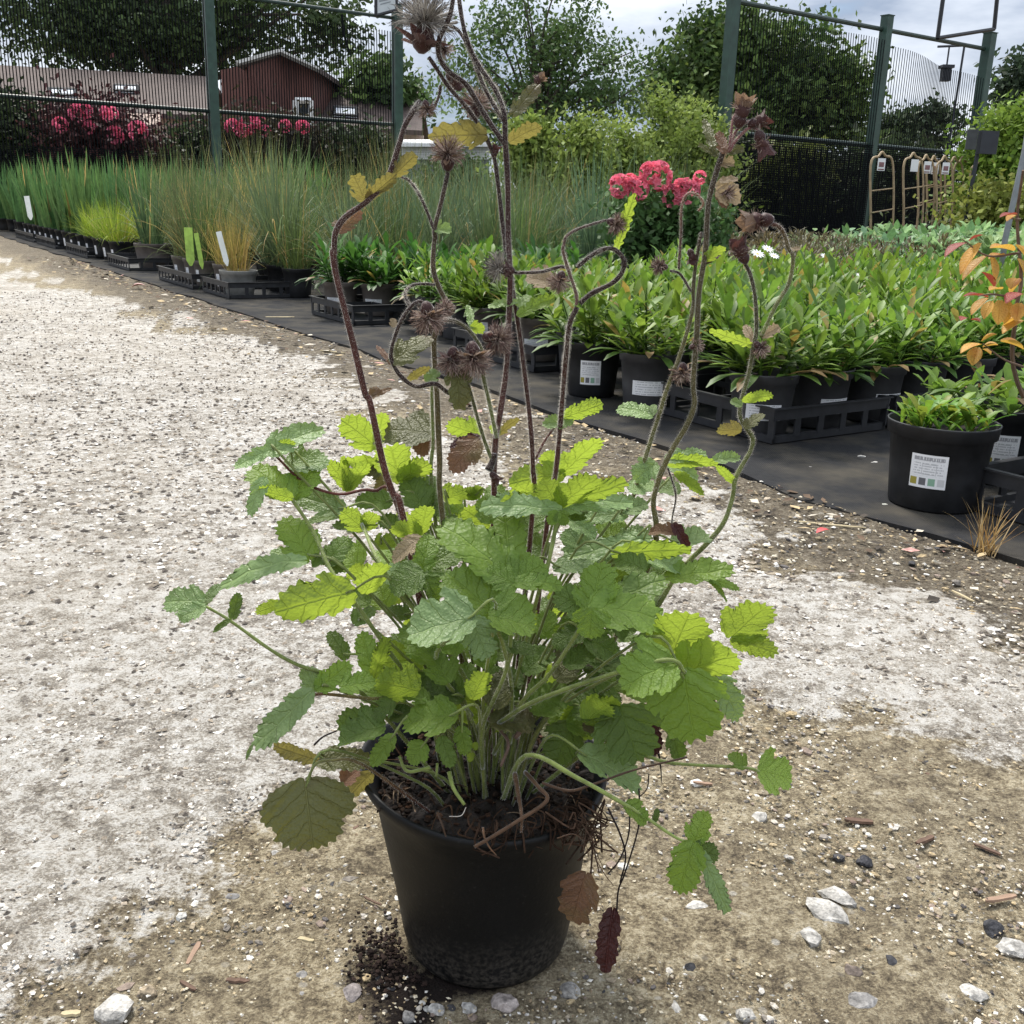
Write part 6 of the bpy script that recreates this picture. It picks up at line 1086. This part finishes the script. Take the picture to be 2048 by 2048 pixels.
# ---- heads: seed burrs and withered flowers
MSEP = leafmat('sepal', (.085, .036, .033), (.16, .055, .045), .25, (1.3, 1.2, 1.2)); MSEPT = leafmat('sepal_dry', (.24, .16, .11), (.35, .22, .13), .35, (.8, .7, .7)); MBRS = vcol('bristles', .6, .3, 1., var=.2)
def sepal_mesh(L_, W_, mat):
    mb = MB(); blade(mb, (0, 0, 0), (1, 0, 0), 0, L_, W_, (1, 1, 1), 5, .0, 'lance', .3); V = mb.V[0]; n = len(V); return mesh('sepal', V, mb.F, mat, True, uv=np.array([(j//3/5, (j % 3-1)*.2) for j in range(n)]))
HN = [0]
def head(ref, x, y, dy, rpx, axis, kind='burr', nb=220, sep=7, calyx=True):
    if kind == 'bud': nb = nb//4
    if kind == 'burr': rpx = rpx*.88
    """axis: direction (image right, image up, depth) from the stalk out through the head"""
    HN[0] += 1; r = np.random.default_rng(900+HN[0]); c = P3(ref, x, y, dy)-PO; R0 = rpx/ZR[ref][2]/2048*(Y0+dy)*1.05; ax = unit(axis_w(axis)); u = unit(np.cross(ax, (.3, .9, .2))); v_ = np.cross(ax, u)
    core_c = {'burr': (.06, .035, .03), 'fluff': (.10, .08, .06), 'bud': (.09, .04, .035)}[kind]; V, Fc = ico_stone(HN[0], 2); k = .34 if kind != 'bud' else .5
    Vc = c+R0*k*(V[:, :1]*u+V[:, 1:2]*v_+V[:, 2:3]*ax*1.15); hd = obj('flower_head', mesh('flower_head', Vc, Fc, MBRS, True, col=np.tile(core_c, (len(Vc), 1))), plant); mb = MB()
    for i in range(int(nb*1.4)):
        d = unit(r.normal(size=3)); 
        if kind != 'fluff' and np.dot(d, ax) < -.55: d = d-ax*np.dot(d, ax)*1.5; d = unit(d)
        if kind == 'fluff' and np.dot(d, ax) < -.3: continue
        L_ = R0*r.uniform(.65, 1.1)*(.55 if kind == 'bud' else 1); b = c+d*R0*k*.7; t_ = unit(np.cross(d, r.normal(size=3))); q = [b, b+d*L_*.4+t_*L_*.05, b+d*L_*.72+t_*L_*.12, b+d*L_*.9+t_*L_*.30]
        cc = np.array([(.14, .085, .07), (.34, .23, .19), (.58, .46, .38)][r.choice(3, p=[.3, .4, .3])]) if kind != 'fluff' else np.array([(.06, .05, .045), (.17, .15, .13), (.6, .56, .5)][r.choice(3, p=[.4, .3, .3])])
        tip = cc*.8; basec = cc if kind != 'fluff' else np.array((.62, .58, .52)); mb.tube(q, [.00026, .00024, .0002, .0001], 3, [basec, basec*.6+cc*.4, cc, tip], False)
    for i in range(int(nb*1.3)):                                 # soft pale down
        d = unit(r.normal(size=3)); b = c+d*R0*r.uniform(.3, .8); e = unit(d+r.normal(0, .5, 3))*R0*.3; w_ = unit(np.cross(e, r.normal(size=3)))*.0001; mb.add([b-w_, b+w_, b+e], [(0, 1, 2)], (.55, .48, .4))
    o = obj('bristles', mb.mesh('bristles', MBRS, False, True), hd); o['kind'] = 'stuff'
    if sep:
        sm = sepal_mesh(R0*.95, R0*.4, MSEP if kind != 'burr' or HN[0] % 2 else MSEPT) if kind != 'bud' else sepal_mesh(R0*1.25, R0*.85, MSEP if HN[0] % 3 else MSEPT)
        for i in range(sep):
            a = i*2*math.pi/sep+r.normal(0, .15); out = u*math.cos(a)+v_*math.sin(a); fl = {'burr': r.uniform(-.5, .35), 'fluff': r.uniform(.1, .9), 'bud': r.uniform(1.3, 3.2)}[kind]; X = unit(out+ax*fl); Zd = unit(ax-X*np.dot(ax, X)) if kind != 'burr' else unit(ax-X*np.dot(ax, X)); Yd = np.cross(Zd, X)
            s_ = obj('sepal', sm, hd); base = c-ax*R0*(.32 if kind != 'fluff' else .75)+out*R0*.16; M = Matrix(((X[0], Yd[0], Zd[0], base[0]), (X[1], Yd[1], Zd[1], base[1]), (X[2], Yd[2], Zd[2], base[2]), (0, 0, 0, 1))); s_.matrix_local = M
            s_.scale = tuple(np.array([1, 1, 1])*r.uniform(.75, 1.15))
    if calyx:
        q = [c-ax*R0*.95, c-ax*R0*.8, c-ax*R0*.5, c-ax*R0*.2]; mb = MB(); mb.tube(q, [R0*.1, R0*.28, R0*.42, R0*.3], 10, [np.array((.04, .014, .012))]*4); obj('calyx', mb.mesh('calyx', MSTM, True, True), hd)
        hb = MB(); hairs(hb, np.array(q), np.array([R0*.1, R0*.28, R0*.42, R0*.3]), 22000, .0018, r); h_ = obj('hairs', hb.mesh('hairs', MHAIR), hd); h_['kind'] = 'stuff'
    return hd
def axis_w(a): return np.array([a[0], a[2] if len(a) > 2 else 0., a[1]])
head('F', 410, 120, .035, 150, (.1, 1), 'fluff', 520, 9)
head('F', 540, 850, .03, 100, (0, 1), 'burr', 200, 7)
head('F', 700, 580, .07, 90, (.3, 1, .3), 'burr', 170, 6); head('F', 425, 605, .01, 55, (.3, -1), 'burr', 80, 5); head('F', 520, 270, .05, 60, (.6, -.5), 'burr', 70, 5); head('F', 1040, 440, .06, 42, (.7, .7), 'bud', 60, 5, False); head('F', 575, 450, .06, 60, (.5, -.6, .3), 'bud', 60, 5)
head('F', 1470, 1235, .02, 62, (1, -.3), 'burr', 170, 5); head('F', 825, 1480, .04, 85, (-1, .2), 'fluff', 330, 5); head('E', 1430, 230, .02, 70, (-.3, -1), 'burr', 160, 5); head('F', 800, 830, .06, 40, (.2, 1), 'bud', 40, 4)
head('E', 710, 430, -.015, 105, (.2, -1), 'burr', 230, 7); head('E', 840, 670, -.01, 95, (-.1, -1), 'burr', 220, 7); head('E', 955, 660, -.012, 115, (.1, -1), 'burr', 260, 8); head('E', 1090, 545, .015, 100, (1, -.1), 'burr', 240, 7); head('E', 1080, 1315, .01, 46, (.6, -.6), 'bud', 20, 4); head('E', 800, 380, .02, 60, (.5, .3), 'burr', 100, 5)
head('K', 500, 300, .015, 150, (.15, 1), 'bud', 120, 8); head('K', 670, 400, .015, 110, (.8, .3), 'bud', 80, 6); head('K', 700, 620, .01, 130, (.5, -1), 'bud', 90, 7); head('K', 640, 1370, .03, 165, (-1, -.2), 'bud', 130, 8); head('K', 490, 1650, .03, 135, (-.5, .9), 'bud', 130, 7)
head('H', 270, 120, .04, 45, (-1, .1), 'burr', 120, 5); head('H', 375, 610, .035, 60, (0, -1), 'burr', 100, 6); head('H', 730, 495, .028, 48, (.5, -.5), 'burr', 110, 6); head('H', 440, 480, .02, 40, (.5, .2), 'burr', 70, 4); head('K', 360, 1090, .02, 90, (.6, -.7), 'burr', 60, 6, False); head('G', 215, 1330, .04, 45, (.2, -.6), 'bud', 20, 4)
